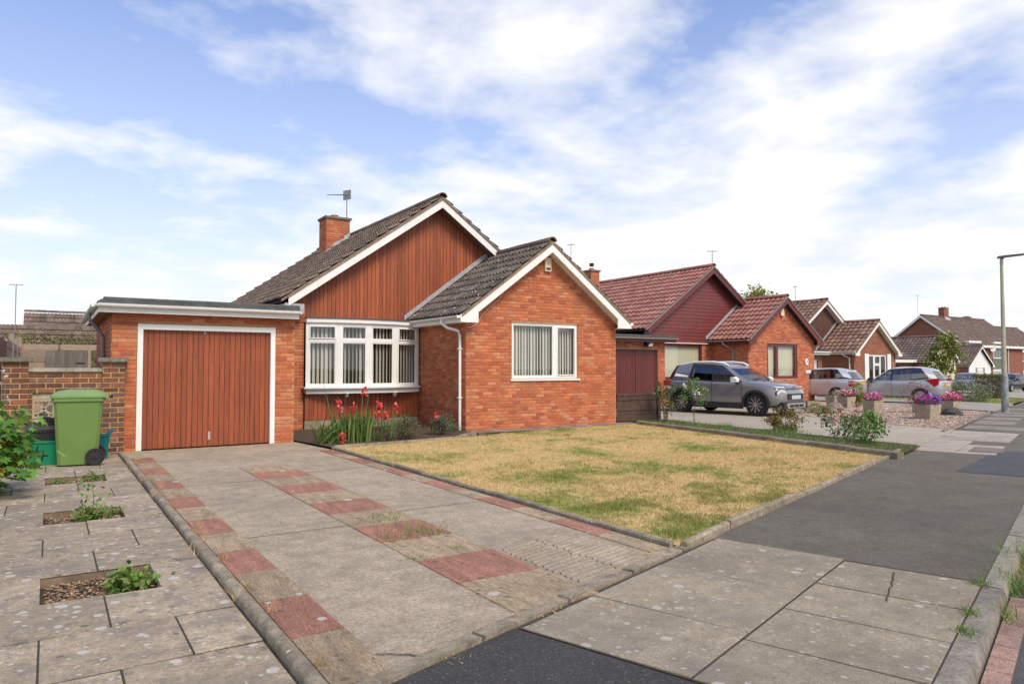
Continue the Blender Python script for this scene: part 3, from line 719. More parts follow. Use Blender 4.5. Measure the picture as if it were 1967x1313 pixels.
pebbles('gravel_stones', 16000, gs, (0.014, 0.032), GRAVEL, label='pink gravel chippings spread over the neighbouring front garden', cat='gravel')
fe = thing('gravel_edging', 'thin dark edging stones between the gravel garden and pavement', 'edging')
s = 15.9
while s < 25:
    x, y = ST(s + 0.45, -0.02); mb = MB().box(-0.45, 0.44, -0.03, 0.03, -0.1, 0.05)
    o = mb.build('edging_stone', KERB, fe); o.location = (x, y, gz(x)); o.rotation_euler = (random.uniform(-.04, .04), 0, SA)
    s += 0.92
sheet('third_drive', [(26.3, 10.95), (34.5, 13.6), (35.5, 22.5), (28.4, 22.5), (28.0, 16)], 0.015, mat('third_concrete', (0.30, 0.275, 0.24), 0.92, noise=[(0.6, 0.12), (5, 0.12)], bump=(60, 0.3)), th=0.1)
vl = [(34.6, 13.7), (44.5, 16.8), (45, 23), (35.6, 22)]
sheet('verge_lawn', vl, 0.0, lawn_color('far_lawn', (0.14, 0.19, 0.03), (0.36, 0.30, 0.10), 0.35, 0.6))
blades('verge_grass', 6000, vl, 0.0, (0.02, 0.05), 0.01, lawn_color('far_lawn'), label='patchy green front lawn by the lavender', cat='grass')
sheet('far_drive', [(45, 17.2), (75, 26.6), (75, 33), (45, 26)], 0.01, mat('far_concrete', (0.32, 0.29, 0.25), 0.92, noise=[(0.6, 0.12), (5, 0.12)]))
# ------------------------------------------------------------------ house parts
_brickmesh = {}
def brick_mesh(w, h, m, d=0.009):
    k = (round(w, 3), round(h, 3), m.name)
    if k not in _brickmesh:
        mb = MB(); x, z = w / 2, h / 2; e = 0.004
        v = [(-x, 0, -z), (x, 0, -z), (x, 0, z), (-x, 0, z), (-x + e, -d, -z + e), (x - e, -d, -z + e), (x - e, -d, z - e), (-x + e, -d, z - e)]
        f = [(4, 5, 6, 7), (0, 1, 5, 4), (1, 2, 6, 5), (2, 3, 7, 6), (3, 0, 4, 7)]
        mb.add(v, f); _brickmesh[k] = mb.mesh('brick')
    return _brickmesh[k]
def brick_list(L, z0, z1, holes=(), top=None, bl=0.215, bh=0.065, j=0.010, phase=0):
    """bricks as (centre u, centre z, width) on a wall of length L; holes are (u0,u1,z0,z1); top(u)->max z, or (ua,ub) range by z"""
    out = []; n = int((z1 - z0) / (bh + j)) + 1
    for c in range(n):
        zc_ = z0 + (c + 0.5) * (bh + j)
        if zc_ + bh / 2 > z1 + 0.03: break
        lo, hi = (0.0, L) if top is None else top(zc_ + bh * 0.4)
        if hi - lo < 0.05: continue
        u = -((c + phase) % 2) * (bl + j) / 2
        while u < hi:
            a, b = max(u + j / 2, lo), min(u + bl + j / 2, hi)
            u += bl + j
            if b - a < 0.03: continue
            segs = [(a, b)]
            for (h0, h1, hz0, hz1) in holes:
                if hz0 - 0.02 < zc_ < hz1 + 0.02:
                    ns = []
                    for (p, q) in segs:
                        if q <= h0 or p >= h1: ns.append((p, q)); continue
                        if p < h0 - 0.02: ns.append((p, h0 - 0.003))
                        if q > h1 + 0.02: ns.append((h1 + 0.003, q))
                    segs = ns
            for (p, q) in segs:
                if q - p > 0.02: out.append(((p + q) / 2, zc_, round(q - p, 3)))
    return out
class House:
    def __init__(s, root):
        s.root = root; s.bricks = []; s.tiles = []
    def W(s, p): return Vector(p) + s.root.location
def frame_M(origin, ang):
    """wall frame: local x along the wall, -y outward, z up"""
    return Matrix.Translation(origin) @ Matrix.Rotation(ang, 4, 'Z')
def add_wall(h, M, L, z0, z1, holes=(), gable=None, th=0.12, mortar=None, bricks=True, phase=0, name='wall', trim=0.0, j=0.010):
    """backing wall with openings (boxes round the holes) + brick list"""
    mb = MB()
    us = sorted(set([0, L - trim] + [v for q in holes for v in q[:2]]))
    for a, b in zip(us[:-1], us[1:]):
        cuts = sorted([(q[2], q[3]) for q in holes if q[0] <= a + 1e-6 and q[1] >= b - 1e-6])
        z = z0
        for c0, c1 in cuts:
            if c0 > z: mb.box(a, b, 0, th, z, c0)
            z = c1
        if z < z1: mb.box(a, b, 0, th, z, z1)
    if gable:
        (ua, za), (ub, zb), (uc, zc_) = gable
        mb.prism([(ua, za), (ub, zb), (uc, zc_)], 0, th, axis='y')
    me_o = mb.build(name, mortar or MORTAR, h.root); me_o.matrix_basis = M
    if bricks:
        top = None
        def rng_(z):
            if gable and z > z1:
                (ua, za), (ub, zb), (uc, zc_) = gable
                f = (z - za) / (zc_ - za) if zc_ > za else 1
                if f >= 1: return (0, 0)
                return (ua + (uc - ua) * f, ub + (uc - ub) * f)
            return (0, L)
        zt = gable[2][1] if gable else z1
        for (u, z, w) in brick_list(L, z0, zt, holes, rng_ if gable else None, phase=phase, j=j):
            h.bricks.append((M, u, z, w))
    return me_o
def place_bricks(h, m, limit=300, name='brick'):
    camv = Vector((0, 0, CAM_H))
    def dist(b):
        M, u, z, w = b
        p = h.root.location + (M @ Vector((u, 0, z)))
        nrm = M.to_3x3() @ Vector((0, -1, 0))
        d = (p - camv); vis = -(d.normalized().dot(nrm))
        return d.length / max(vis, 0.05) ** 0.5 if vis > 0 else 1e6
    bs = sorted(h.bricks, key=dist)
    for (M, u, z, w) in bs[:limit]:
        o = obj(name, brick_mesh(w, 0.065, m), m, h.root)
        o.matrix_basis = M @ Matrix.Translation((u, random.uniform(-.0015, .0015), z))
    if len(bs) > limit:
        mb = MB()
        for (M, u, z, w) in bs[limit:]:
            me = brick_mesh(w, 0.065, m)
            mb.add([v.co for v in me.vertices], [tuple(p.vertices) for p in me.polygons], random.uniform(0.001, 1), M @ Matrix.Translation((u, random.uniform(-.0015, .0015), z)))
        mb.build('brickwork', m, h.root, kind='stuff', fixn=False)
# ---- tiles
def tile_mesh(cover, gauge, amp, double=True, name='roof_tile'):
    """one interlocking pantile: local x across, y up the slope, z out"""
    if double: prof = [(0, 0), (.10, 0), (.17, .8), (.25, 1), (.33, .8), (.40, 0), (.58, 0), (.67, .8), (.75, 1), (.83, .8), (.92, 0), (1.0, 0)]
    else: prof = [(i / 8, 0.5 - 0.5 * math.cos(2 * math.pi * (i / 8))) for i in range(9)]
    L = gauge * 1.12; n = len(prof); th = 0.016; lift = 0.045
    v = []
    for (a, b) in prof: v.append((a * cover, 0.0, b * amp + lift))
    for (a, b) in prof: v.append((a * cover, L, b * amp))
    for (a, b) in prof: v.append((a * cover, 0.004, b * amp + lift - th - 0.022))
    f = [(i, i + 1, i + 1 + n, i + n) for i in range(n - 1)] + [(i + 1, i, i + 2 * n, i + 1 + 2 * n) for i in range(n - 1)]
    mb = MB(); mb.add(v, f); me = mb.mesh(name); me.shade_smooth(); me.set_sharp_from_angle(angle=R(50))
    return me
def slope_tiles(h, tm, cover, gauge, p_eave, up, along, length_up, length_al, skip=None):
    up = Vector(up).normalized(); along = Vector(along).normalized(); nrm = along.cross(up).normalized()
    na = int(length_al / cover + 0.6); nu = int(length_up / gauge + 0.3)
    cov = length_al / na; g2 = length_up / nu
    for i in range(nu):
        for k in range(na):
            p = Vector(p_eave) + up * (i * g2) + along * (k * cov)
            if skip and skip(p + up * g2 * .5 + along * cov * .5): continue
            M = Matrix(((along.x * cov / cover, up.x, nrm.x, p.x), (along.y * cov / cover, up.y, nrm.y, p.y), (along.z * cov / cover, up.z, nrm.z, p.z), (0, 0, 0, 1)))
            M = M @ Matrix.Rotation(random.uniform(-.006, .006), 4, 'Z') @ Matrix.Translation((0, random.uniform(-.006, .006), random.uniform(-.002, .003)))
            h.tiles.append((tm, M, p, nrm))
def place_tiles(h, m, limit=300, name='roof_tile', parent=None):
    camv = Vector((0, 0, CAM_H)); par = parent or h.root
    def key(t):
        p = h.root.location + t[2]; d = p - camv
        return d.length if t[3].dot(-d.normalized()) > 0.0 else d.length + 1000
    ts = sorted(h.tiles, key=key)
    for tm, M, p, n in ts[:limit]:
        o = obj(name, tm, m, par); o.matrix_basis = M
    rest = ts[limit:]
    if rest:
        V = []; Fs = []; rr = []; off = 0
        cache = {}
        for tm, M, p, n in rest:
            if tm.name not in cache:
                cache[tm.name] = ([v.co.copy() for v in tm.vertices], [tuple(q.vertices) for q in tm.polygons])
            vs, fs = cache[tm.name]; r = random.uniform(0.001, 1)
            V += [tuple(M @ c) for c in vs]; Fs += [tuple(i + off for i in q) for q in fs]; rr += [r] * len(fs); off += len(vs)
        mb = MB(); mb.v = V; mb.f = Fs; mb.r = rr
        o = mb.build('tiling', m, par, kind='stuff', fixn=False); o.data.shade_smooth(); o.data.set_sharp_from_angle(angle=R(50))
def ridge_tiles(h, m, p0, p1, r=0.11, L=0.45, parent=None):
    p0, p1 = Vector(p0), Vector(p1); d = p1 - p0; n = max(1, int(d.length / L)); Ls = d.length / n
    mb = MB()
    pr = [(r * math.cos(t * math.pi / 8), r * 0.9 * math.sin(t * math.pi / 8)) for t in range(9)]
    pi_ = [(0.82 * a, 0.82 * b - 0.004) for a, b in reversed(pr)]
    mb.prism(pr + pi_, 0.0, Ls * 0.985, axis='y'); me = mb.mesh('ridge_tile')
    me.shade_smooth(); me.set_sharp_from_angle(angle=R(40))
    for i in range(n):
        o = obj('ridge_tile', me, m, parent or h.root); p = p0 + d * (i / n)
        o.location = p + Vector((0, 0, random.uniform(-.004, .004))); o.rotation_euler = (0, random.uniform(-.02, .02), math.atan2(d.y, d.x) - math.pi / 2)
def bargeboard(h, m, apex, end, depth, y0, y1, kick=0.0, name='bargeboard', foot=True):
    """board under the verge from apex (x,z) to eave end (x,z); kick flares the foot outward; foot adds the boxed return"""
    (ax, az), (ex, ez) = apex, end
    s = 1 if ex > ax else -1
    sl = (az - ez) / abs(ex - ax)
    if foot:
        kx = ex - s * 0.28; kz = az - sl * abs(kx - ax)
        top = [(ax, az), (kx, kz), (ex + s * kick, ez + 0.02)]
        bot = [(ex + s * kick, ez - depth * 0.85), (kx - s * 0.12, ez - depth * 0.85), (kx - s * 0.12, kz + sl * 0.12 - depth * 1.22), (ax, az - depth * 1.22)]
    else:
        top = [(ax, az), (ex, ez)]; bot = [(ex, ez - depth * 1.22), (ax, az - depth * 1.22)]
    return MB().prism(top + bot, y0, y1, axis='y').build(name, m, h.root)
def gutter_run(h, m, p0, p1, r=0.055, name='gutter', parent=None, clips=True):
    p0, p1 = Vector(p0), Vector(p1); d = p1 - p0; L = d.length; a = math.atan2(d.y, d.x)
    pr = [(r * math.cos(math.pi + t * math.pi / 8), r * math.sin(math.pi + t * math.pi / 8)) for t in range(9)]
    pi_ = [(0.86 * x, 0.86 * z + 0.002) for x, z in reversed(pr)]
    mb = MB().prism(pr + pi_, 0, L, axis='x')
    mb.box(-0.004, 0.004, -r, r, -r, 0.0); mb.box(L - 0.004, L + 0.004, -r, r, -r, 0.0)
    o = mb.build(name, m, parent or h.root, smooth=40); o.location = p0; o.rotation_euler = (0, 0, a)
    if clips:
        n = max(1, int(L / 1.1))
        for i in range(n):
            x = L * (i + 0.6) / n
            q = [(k[0] * 1.1, k[1] * 1.1) for k in pr] + [(k[0] * .98, k[1] * .98) for k in reversed(pr)]
            c = MB().prism(q, x - 0.02, x + 0.02, axis='x').build('gutter_clip', m, o)
    return o
def window(h, parent, M, W, Hh, lights, fm, frame=0.065, depth=0.07, sill=True, blind=None, name='window', bm=None, opening=(), slat_w=0.089, slat_ang=0.6, panes_m=None, interior=False):
    """framed window in local frame M (x along, -y out, z up). lights: list of (x0,x1,z0,z1) clear openings"""
    mb = MB()
    xs_ = sorted(set([0, W] + [v for l in lights for v in l[:2]])); zs_ = sorted(set([0, Hh] + [v for l in lights for v in l[2:]]))
    for a, b in zip(xs_[:-1], xs_[1:]):
        for c, d in zip(zs_[:-1], zs_[1:]):
            mx, mz = (a + b) / 2, (c + d) / 2
            if not any(l[0] < mx < l[1] and l[2] < mz < l[3] for l in lights): mb.box(a, b, 0, depth, c, d)
    wf = mb.build(name, fm, parent); wf.matrix_basis = M
    for i, l in enumerate(lights):
        yp = depth * .45; p = MB().add([(l[0] - .004, yp, l[2] - .004), (l[1] + .004, yp, l[2] - .004), (l[1] + .004, yp, l[3] + .004), (l[0] - .004, yp, l[3] + .004)], [(0, 1, 2, 3)]).build('pane', panes_m or GLASS, wf, fixn=False)
        bd = MB(); e = 0.022
        for (a, b, c, d) in ((l[0], l[1], l[2], l[2] + e), (l[0], l[1], l[3] - e, l[3]), (l[0], l[0] + e, l[2] + e, l[3] - e), (l[1] - e, l[1], l[2] + e, l[3] - e)):
            bd.box(a, b, 0.008 if i not in opening else -0.02, depth * .42, c, d)
        bd.build('casement', fm, wf)
    if sill:
        MB().box(-0.05, W + 0.05, -0.075, depth, -0.045, -0.002).build('sill', fm, wf)
    if blind:
        for (bx0, bx1, bz0, bz1, style) in blind:
            if style == 'vertical':
                n = max(2, int((bx1 - bx0) / slat_w)); sm = MB().box(-slat_w * .53, slat_w * .53, -0.001, 0.001, bz0, bz1).mesh('blind_slat')
                for k in range(n):
                    o = obj('blind_slat', sm, bm or BLIND, wf); o.location = (bx0 + (k + .5) * (bx1 - bx0) / n, depth + 0.06, 0)
                    o.rotation_euler = (0, 0, slat_ang + random.uniform(-.22, .22))
            else:
                MB().box(bx0, bx1, depth + 0.05, depth + 0.055, bz0, bz1).build('roller_blind', bm or BLINDG, wf)
    return wf
def boards_v(h, parent, M, x0, x1, zf, m, w=0.095, name='board', th=0.018):
    """vertical boards from x0 to x1, zf(x)->(z bottom, z top)"""
    n = max(1, round((x1 - x0) / w)); w = (x1 - x0) / n
    for i in range(n):
        a, b = x0 + i * w + 0.004, x0 + (i + 1) * w - 0.004
        (za, ta), (zb, tb) = zf(a), zf(b)
        apex = None
        mb = MB(); pts = [(a, za), (b, zb), (b, tb), (a, ta)]
        if ta - za < 0.02 and tb - zb < 0.02: continue
        mb.prism(pts, -th, 0.0, axis='y'); o = mb.build(name, m, parent); o.matrix_basis = M
def pipe(h, path, m, r=0.034, brackets=(), name='downpipe'):
    o = MB().tube(path, r, 10).build(name, m, h.root, smooth=50)
    for z in brackets:
        p = path[-1]
        MB().box(p[0] - .055, p[0] + .055, p[1] - .042, p[1] + .045, z - .014, z + .014).build('pipe_bracket', m, o)
    return o
def chimney(h, x0, x1, y0, y1, z0, z1, bm, pot=True, name='chimney', flue=2):
    c = MB().box(x0, x1, y0, y1, z0, z1).build(name, bm, h.root)
    MB().box(x0 - .05, x1 + .05, y0 - .05, y1 + .05, z1, z1 + .07).build('chimney_cap', COPING, c)
    if pot:
        for i in range(flue):
            M = Matrix.Translation(((x0 + x1) / 2, y0 + (y1 - y0) * (i + .5) / flue, z1 + .07))
            MB().lathe([(.14, 0), (.12, .04), (.115, .09), (.125, .10), (.125, .11), (.085, .11)], 14, M=M).build('chimney_pot', mat('terracotta', (0.42, 0.15, 0.08), 0.8), c, smooth=40)
    return c
def aerial(label, loc, hgt, ang, group='roof aerials', boom=0.9, n=9, yagi=True):
    t = thing('television_aerial', label, 'aerial', loc, ang, group)
    MB().tube([(0, 0, -0.3), (0, 0, hgt)], 0.018, 6).build('mast', GALV, t)
    if yagi:
        MB().tube([(0.05, 0, hgt - .12), (-boom, 0, hgt - .12 - boom * .22)], 0.012, 6).build('boom', GALV, t)
        for i in range(n):
            x = -boom * (i + .5) / n; z = hgt - .12 + x * .22
            l = 0.16 - 0.008 * i
            MB().tube([(x, -l, z), (x, l, z)], 0.006, 5).build('element', GALV, t)
        MB().box(0.0, .02, -.16, .16, hgt - .28, hgt + .03).build('reflector', GALV, t)
    else:
        MB().tube([(-.25, 0, hgt - .03), (.25, 0, hgt + .02)], 0.012, 6).build('boom', GALV, t)
        for x in (-.2, -.1, 0, .1, .2): MB().tube([(x, -.12, hgt), (x, .12, hgt)], 0.007, 5).build('element', GALV, t)
    return t

# ------------------------------------------------------------------ the bungalow (house 1); local origin = foot of wall under extension apex
def roof_side(h, deck_m, x_ridge, z_ridge, x_eave, z_eave, y0, y1, th=0.05):
    MB().prism([(x_ridge, z_ridge), (x_eave, z_eave), (x_eave, z_eave - th), (x_ridge, z_ridge - th)], y0, y1, axis='y').build('roof_deck', deck_m, h.root)
def build_house1():
    O = Vector((9.98, 13.76, 0))
    root = thing('bungalow', 'orange brick bungalow with white bargeboards, timber-clad gable and red-brown garage door', 'house', O)
    h = House(root)
    WL, WR = -2.21, 2.21
    # extension walls
    FM = frame_M((WL, 0, 0), 0)
    wx0, wx1, wz0, wz1 = 8.995 - 9.98 - WL, 10.94 - 9.98 - WL, 1.16, 2.49
    add_wall(h, FM, WR - WL, -0.1, 2.55, [(wx0, wx1, wz0, wz1)], gable=((0, 2.55), (4.42, 2.55), (2.21, 2.55 + 2.21 * .74)))
    add_wall(h, frame_M((WL, 2.5, 0), -math.pi / 2), 2.5, -0.1, 2.5, phase=1, trim=.125)
    MB().box(WR - .12, WR, 0.125, 12, -0.1, 2.45).build('side_wall', FARBRICK, root)
    # extension window
    window(h, root, frame_M((WL + wx0, 0.03, wz0), 0), wx1 - wx0, wz1 - wz0,
           [(0.05, 1.22, 0.06, wz1 - wz0 - .05), (1.33, wx1 - wx0 - .06, 0.075, wz1 - wz0 - .075)], WHITE, opening=(1,),
           blind=[(0.03, 0.62, 0.05, 1.28, 'vertical'), (0.62, 1.24, 0.05, 1.28, 'vertical'), (1.32, 1.9, .05, 1.28, 'vertical')], slat_w=.078, slat_ang=.45)
    # extension roof
    k = 0.74; zt = 4.38 + .05; ya, yb = -0.28, 2.40
    ex = 2.47
    tm = tile_mesh(0.30, 0.335, 0.048, True); tm_main = tile_mesh(0.30, 0.335, 0.045, True)
    th_ = math.atan(k)
    for s in (-1, 1):
        roof_side(h, DARK, 0, zt - .02, s * ex, zt - .02 - k * ex, ya + .02, yb)
        slope_tiles(h, tm, 0.30, 0.335, (s * (ex + .03), (yb if s < 0 else ya), zt - k * (ex + .03)), (-s * math.cos(th_), 0, math.sin(th_)), (0, -1 if s < 0 else 1, 0), (ex + .02) / math.cos(th_), yb - ya)
        bargeboard(h, WHITE, (0, 4.375), (s * 2.45, 4.375 - k * 2.45), 0.165, ya, ya + .03, kick=0.05)
        MB().prism([(0, 4.43), (s * ex, 4.43 - k * ex), (s * ex, 4.375 - k * ex), (0, 4.375)], ya - .025, ya + .06, axis='y').build('verge', VERGE, root)
        MB().prism([(s * .02, 4.20), (s * 2.36, 4.20 - k * 2.34), (s * 2.36, 4.18 - k * 2.34), (s * .02, 4.18)], ya + .03, 0.0, axis='y').build('soffit', WHITED, root)
        MB().box(min(s * 2.22, s * 2.46), max(s * 2.22, s * 2.46), ya + .03, yb, 2.42, 2.445).build('eaves_soffit', WHITED, root)
        MB().box(min(s * 2.46, s * 2.48), max(s * 2.46, s * 2.48), ya + .03, yb, 2.42, 2.58).build('fascia', WHITE, root)
        gutter_run(h, WHITE, (s * 2.535, ya + .02, 2.565), (s * 2.535, yb, 2.565))
    ridge_tiles(h, TILE1, (0, ya - .01, zt + .005), (0, yb, zt + .005), 0.125)
    # lead flashing between extension roof and cladding
    MB().prism([(-2.62, 2.60), (0.0, 2.60 + 2.62 * k), (0.0, 2.74 + 2.62 * k), (-2.62, 2.72)], 2.385, 2.40, axis='y').build('flashing', LEAD, root)
    pipe(h, [(-2.545, 0.55, 2.55), (-2.545, 0.55, 2.44), (-2.51, 0.33, 2.32), (-2.30, 0.20, 2.25), (-2.262, 0.18, 2.15), (-2.262, 0.18, 0.03)], WHITE, 0.034, (0.75, 1.85))
    # main gable
    mx, mzt, mk = 8.27 - 9.98, 5.69, 0.70
    yb0, yw, yr = 2.09, 2.44, 11.9
    lx, rx = -5.56, 2.30
    # brick below: left piece beside bay, main front wall
    bx0, bx1 = -5.10, -2.26
    add_wall(h, frame_M((-5.45, yw, 0), 0), 3.3, -0.1, 2.5, [(bx0 + 5.45, bx1 + 5.45, 0.0, 2.5)])
    MB().box(-5.45, -5.33, yw + .125, yr - .3, -.1, 2.9).build('side_wall', FARBRICK, root)
    MB().box(-5.45, 2.2, yr - .42, yr - .3, -.1, 2.9).build('rear_wall', FARBRICK, root)
    # gable cladding
    MB().prism([(-5.45, 2.44), (2.2, 2.44), (2.2, mzt - mk * (2.2 - mx) - .1), (mx, mzt - .1), (-5.45, mzt - mk * (mx + 5.45) - .1)], yw, yw + .08, axis='y').build('gable_backing', DARK, root)
    def zf(x):
        return (2.46, mzt - 0.12 - mk * abs(x - mx))
    xs_l = [(-5.45, mx), (mx, 1.6)]
    for a, b in xs_l: boards_v(h, root, frame_M((0, yw, 0), 0), a, b, zf, WOOD, 0.098)
    # rear gable (closes the roof)
    MB().prism([(-5.45, 2.8), (2.2, 2.8), (mx, mzt - .1)], yr - .3, yr - .2, axis='y').build('rear_gable', FARBRICK, root)
    mth = math.atan(mk); zt2 = mzt + .06; exL = mx - lx + 0.16; exR = rx - mx + 0.12
    for s, e in ((-1, exL), (1, exR)):
        roof_side(h, DARK, mx, zt2 - .02, mx + s * e, zt2 - .02 - mk * e, yb0 + .02, yr)
        slope_tiles(h, tm_main, 0.30, 0.335, (mx + s * e, yr if s < 0 else yb0, zt2 - mk * e), (-s * math.cos(mth), 0, math.sin(mth)), (0, -1 if s < 0 else 1, 0), e / math.cos(mth), yr - yb0)
        bargeboard(h, WHITE, (mx, mzt - .005), (lx if s < 0 else rx, mzt - mk * (mx - lx if s < 0 else rx - mx)), 0.165, yb0, yb0 + .03, foot=False)
        MB().prism([(mx, mzt + .06), (mx + s * e, mzt + .06 - mk * e), (mx + s * e, mzt - mk * e), (mx, mzt)], yb0 - .03, yb0 + .06, axis='y').build('verge', VERGE, root)
        MB().prism([(mx, mzt - .19), (mx + s * (e - .3), mzt - .19 - mk * (e - .3)), (mx + s * (e - .3), mzt - .21 - mk * (e - .3)), (mx, mzt - .21)], yb0 + .03, yw, axis='y').build('soffit', mat('brown_soffit', (0.16, 0.10, 0.07), 0.8), root)
    ridge_tiles(h, TILE1, (mx, yb0 - .01, zt2 + .005), (mx, yr, zt2 + .005), 0.13)
    MB().box(-5.62, -5.57, yb0 + .05, yr, 2.70, 2.87).build('fascia', WHITED, root)
    MB().box(-5.60, -5.2, yb0 + .02, yb0 + .36, 2.64, 2.86).build('eaves_box', LEAD, root)
    # chimney on the left slope near the ridge
    cx0, cx1, cy0, cy1 = -2.72, -1.95, 8.1, 8.8
    c = chimney(h, cx0, cx1, cy0, cy1, 4.7, 6.18, mat('chimney_core', (0.40, 0.22, 0.12), 0.95, noise=(20, .2)), flue=1)
    cb = []
    for Mx, L in ((frame_M((cx0, cy0, 0), 0), cx1 - cx0), (frame_M((cx0, cy1, 0), -math.pi / 2), cy1 - cy0)):
        for (u, z, w) in brick_list(L, 4.98, 6.18): cb.append((Mx, u, z, w))
    for (M, u, z, w) in cb:
        o = obj('brick', brick_mesh(w, 0.065, BRICK), BRICK, c); o.matrix_basis = M @ Matrix.Translation((u, 0, z))
    zs = lambda x: zt2 - mk * abs(x - mx) + .05
    MB().prism([(cx0 - .12, zs(cx0 - .12) - .02), (cx1 + .0, zs(cx1)), (cx1, zs(cx1) + .14), (cx1 - .2, zs(cx1 - .2) + .16), (cx1 - .2, zs(cx1 - .2) + .06 + .02), (cx0 + .22, zs(cx0 + .22) + .14), (cx0 + .2, zs(cx0 + .2) + .04), (cx0 - .12, zs(cx0 - .12) + .05)], cy0 - .03, cy0 - .018, axis='y').build('chimney_flashing', LEAD, c)
    MB().prism([(cx0 - .16, zs(cx0 - .16) - .02), (cx1, zs(cx1)), (cx1, zs(cx1) + .03), (cx0 - .16, zs(cx0 - .16) + .02)], cy0 - .16, cy0 - .02, axis='y').build('chimney_flashing', LEAD, c)
    # bay window: shallow bow of four lights on a boarded base
    nodes = [(-5.10, 2.30), (-4.39, 2.10), (-3.68, 2.02), (-2.97, 2.10), (-2.27, 2.30)]
    bz0, bz1 = 0.98, 2.46
    for i in range(4):
        a, b = Vector(nodes[i]), Vector(nodes[i + 1]); d = b - a; W = d.length; H_ = bz1 - bz0
        M = frame_M((a.x, a.y, bz0), math.atan2(d.y, d.x))
        fr = 0.075; tz = H_ - .40
        lights = [(fr, W - fr, .055, tz - .05), (fr, W - fr, tz + .03, H_ - .075)]
        window(h, root, M, W, H_, lights, WHITE, sill=False, opening=(1,) if i in (0, 3) else (), name='bay_window',
               blind=[(0.04, W - .04, .04, H_ - .05, 'vertical')], slat_w=.088, slat_ang=(.78, .95, .74, .28)[i])
    def band(name, off, z0, z1, m, ext=0.0, inner=2.44):
        pts = [(x, y - off) for x, y in nodes]
        pts[0] = (pts[0][0] - ext, pts[0][1]); pts[-1] = (pts[-1][0] + min(ext, .0), pts[-1][1])
        return MB().prism(pts + [(nodes[-1][0], inner), (nodes[0][0] - ext, inner)], z0, z1, axis='z').build(name, m, root)
    band('bay_sill', 0.12, 0.945, 0.978, WHITE, 0.06)
    band('bay_apron', 0.05, 0.83, 0.943, WHITED)
    band('bay_head', 0.05, 2.462, 2.555, WHITE, 0.0)
    band('bay_flashing', 0.075, 2.557, 2.585, mat('dark_lead', (0.10, 0.085, 0.08), 0.7), 0.0)
    for x in (-4.2, -3.0):
        MB().prism([(2.0, .83), (2.14, .83), (2.14, .74), (2.08, .74)], x - .025, x + .025, axis='x').build('bay_bracket', WHITE, root)
    boards_v(h, root, frame_M((0, 2.36, 0), 0), -5.10, -2.27, lambda x: (0.22, 0.84), WOODD, 0.10, name='panel_board')
    MB().box(-5.10, -2.27, 2.36, 2.44, 0.0, 0.84).build('panel_backing', DARK, root)
    MB().box(-5.10, -2.27, 2.335, 2.36, 0.02, 0.21).build('panel_plinth', EDGE, root)
    # interior dark box behind windows
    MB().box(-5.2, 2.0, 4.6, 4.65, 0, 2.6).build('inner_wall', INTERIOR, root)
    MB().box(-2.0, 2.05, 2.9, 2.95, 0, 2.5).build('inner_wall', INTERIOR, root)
    # garage
    gx0, gx1, gy, gd = 0.87 - 9.98, 3.94 - 9.98, -0.07, 4.6
    dx0, dx1, dz = 1.254 - 9.98, 3.577 - 9.98, 2.18
    add_wall(h, frame_M((gx0, gy, 0), 0), gx1 - gx0, -0.1, 2.36, [(dx0 - gx0, dx1 - gx0, -0.1, dz)])
    add_wall(h, frame_M((gx0, gy + gd, 0), -math.pi / 2), gd, -0.1, 2.36, [(2.2, 2.95, -.1, 1.98)], phase=1, trim=.125)
    MB().box(gx1 - .12, gx1, gy + .125, gy + 2.45, -.1, 2.36).build('side_wall', FARBRICK, root)
    MB().box(gx0, gx1, gy + gd, gy + gd + .1, -.1, 2.36).build('rear_wall', FARBRICK, root)
    MB().box(gx0 + .03, gx0 + .09, gy + gd - 2.95, gy + gd - 2.2, 0, 1.98).build('side_door', WHITED, root)
    gd_o = MB().box(dx0 + .075, dx1 - .075, gy + .075, gy + .09, 0.01, dz - .07).build('garage_door', DARK, root)
    boards_v(h, gd_o, frame_M((0, gy + .075, 0), 0), dx0 + .08, dx1 - .08, lambda x: (0.012, dz - .075), WOODD, 0.0885, th=0.016)
    MB().box(dx0 + 1.16, dx0 + 1.20, gy + .04, gy + .06, .12, .27).build('door_handle', mat('worn_steel', (0.5, 0.45, 0.4), 0.5, metal=.5), gd_o)
    MB().box(dx0 + 1.06, dx0 + 1.10, gy + .045, gy + .06, dz - .16, dz - .10).build('door_catch', GALV, gd_o)
    fr = MB(); fr.box(dx0, dx0 + .085, gy - .015, gy + .07, 0, dz - .0); fr.box(dx1 - .085, dx1, gy - .015, gy + .07, 0, dz - .0); fr.box(dx0 + .085, dx1 - .085, gy - .012, gy + .07, dz - .095, dz - .002)
    fr.build('door_frame', WHITE, gd_o)
    # flat roof
    rx0, rx1, ry0, ry1 = 0.62 - 9.98, 3.96 - 9.98, -0.33, gy + gd + .2
    MB().box(rx0 + .06, rx1, ry0 + .05, ry1, 2.36, 2.385).build('garage_soffit', mat('stained_soffit', (0.40, 0.25, 0.16), 0.8, noise=(5, .15)), root)
    fa = MB(); fa.box(rx0 + .05, rx1, ry0 + .03, ry0 + .05, 2.345, 2.50); fa.box(rx0 + .03, rx0 + .05, ry0 + .03, ry1, 2.345, 2.50); fa.build('garage_fascia', WHITE, root)
    fl = MB(); fl.prism([(rx0 + .02, 2.50), (rx0 + .02, 2.53), (rx0 + .12, 2.585), (rx1 + .01, 2.585), (rx1 + .01, 2.50)], ry0 + .02, ry1, axis='y'); fl.build('felt_roof', FELT, root)
    MB().tube([(rx0 + .1, ry0 + .06, 2.56), (rx1, ry0 + .06, 2.56)], 0.045, 8).build('felt_edge_roll', FELT, root)
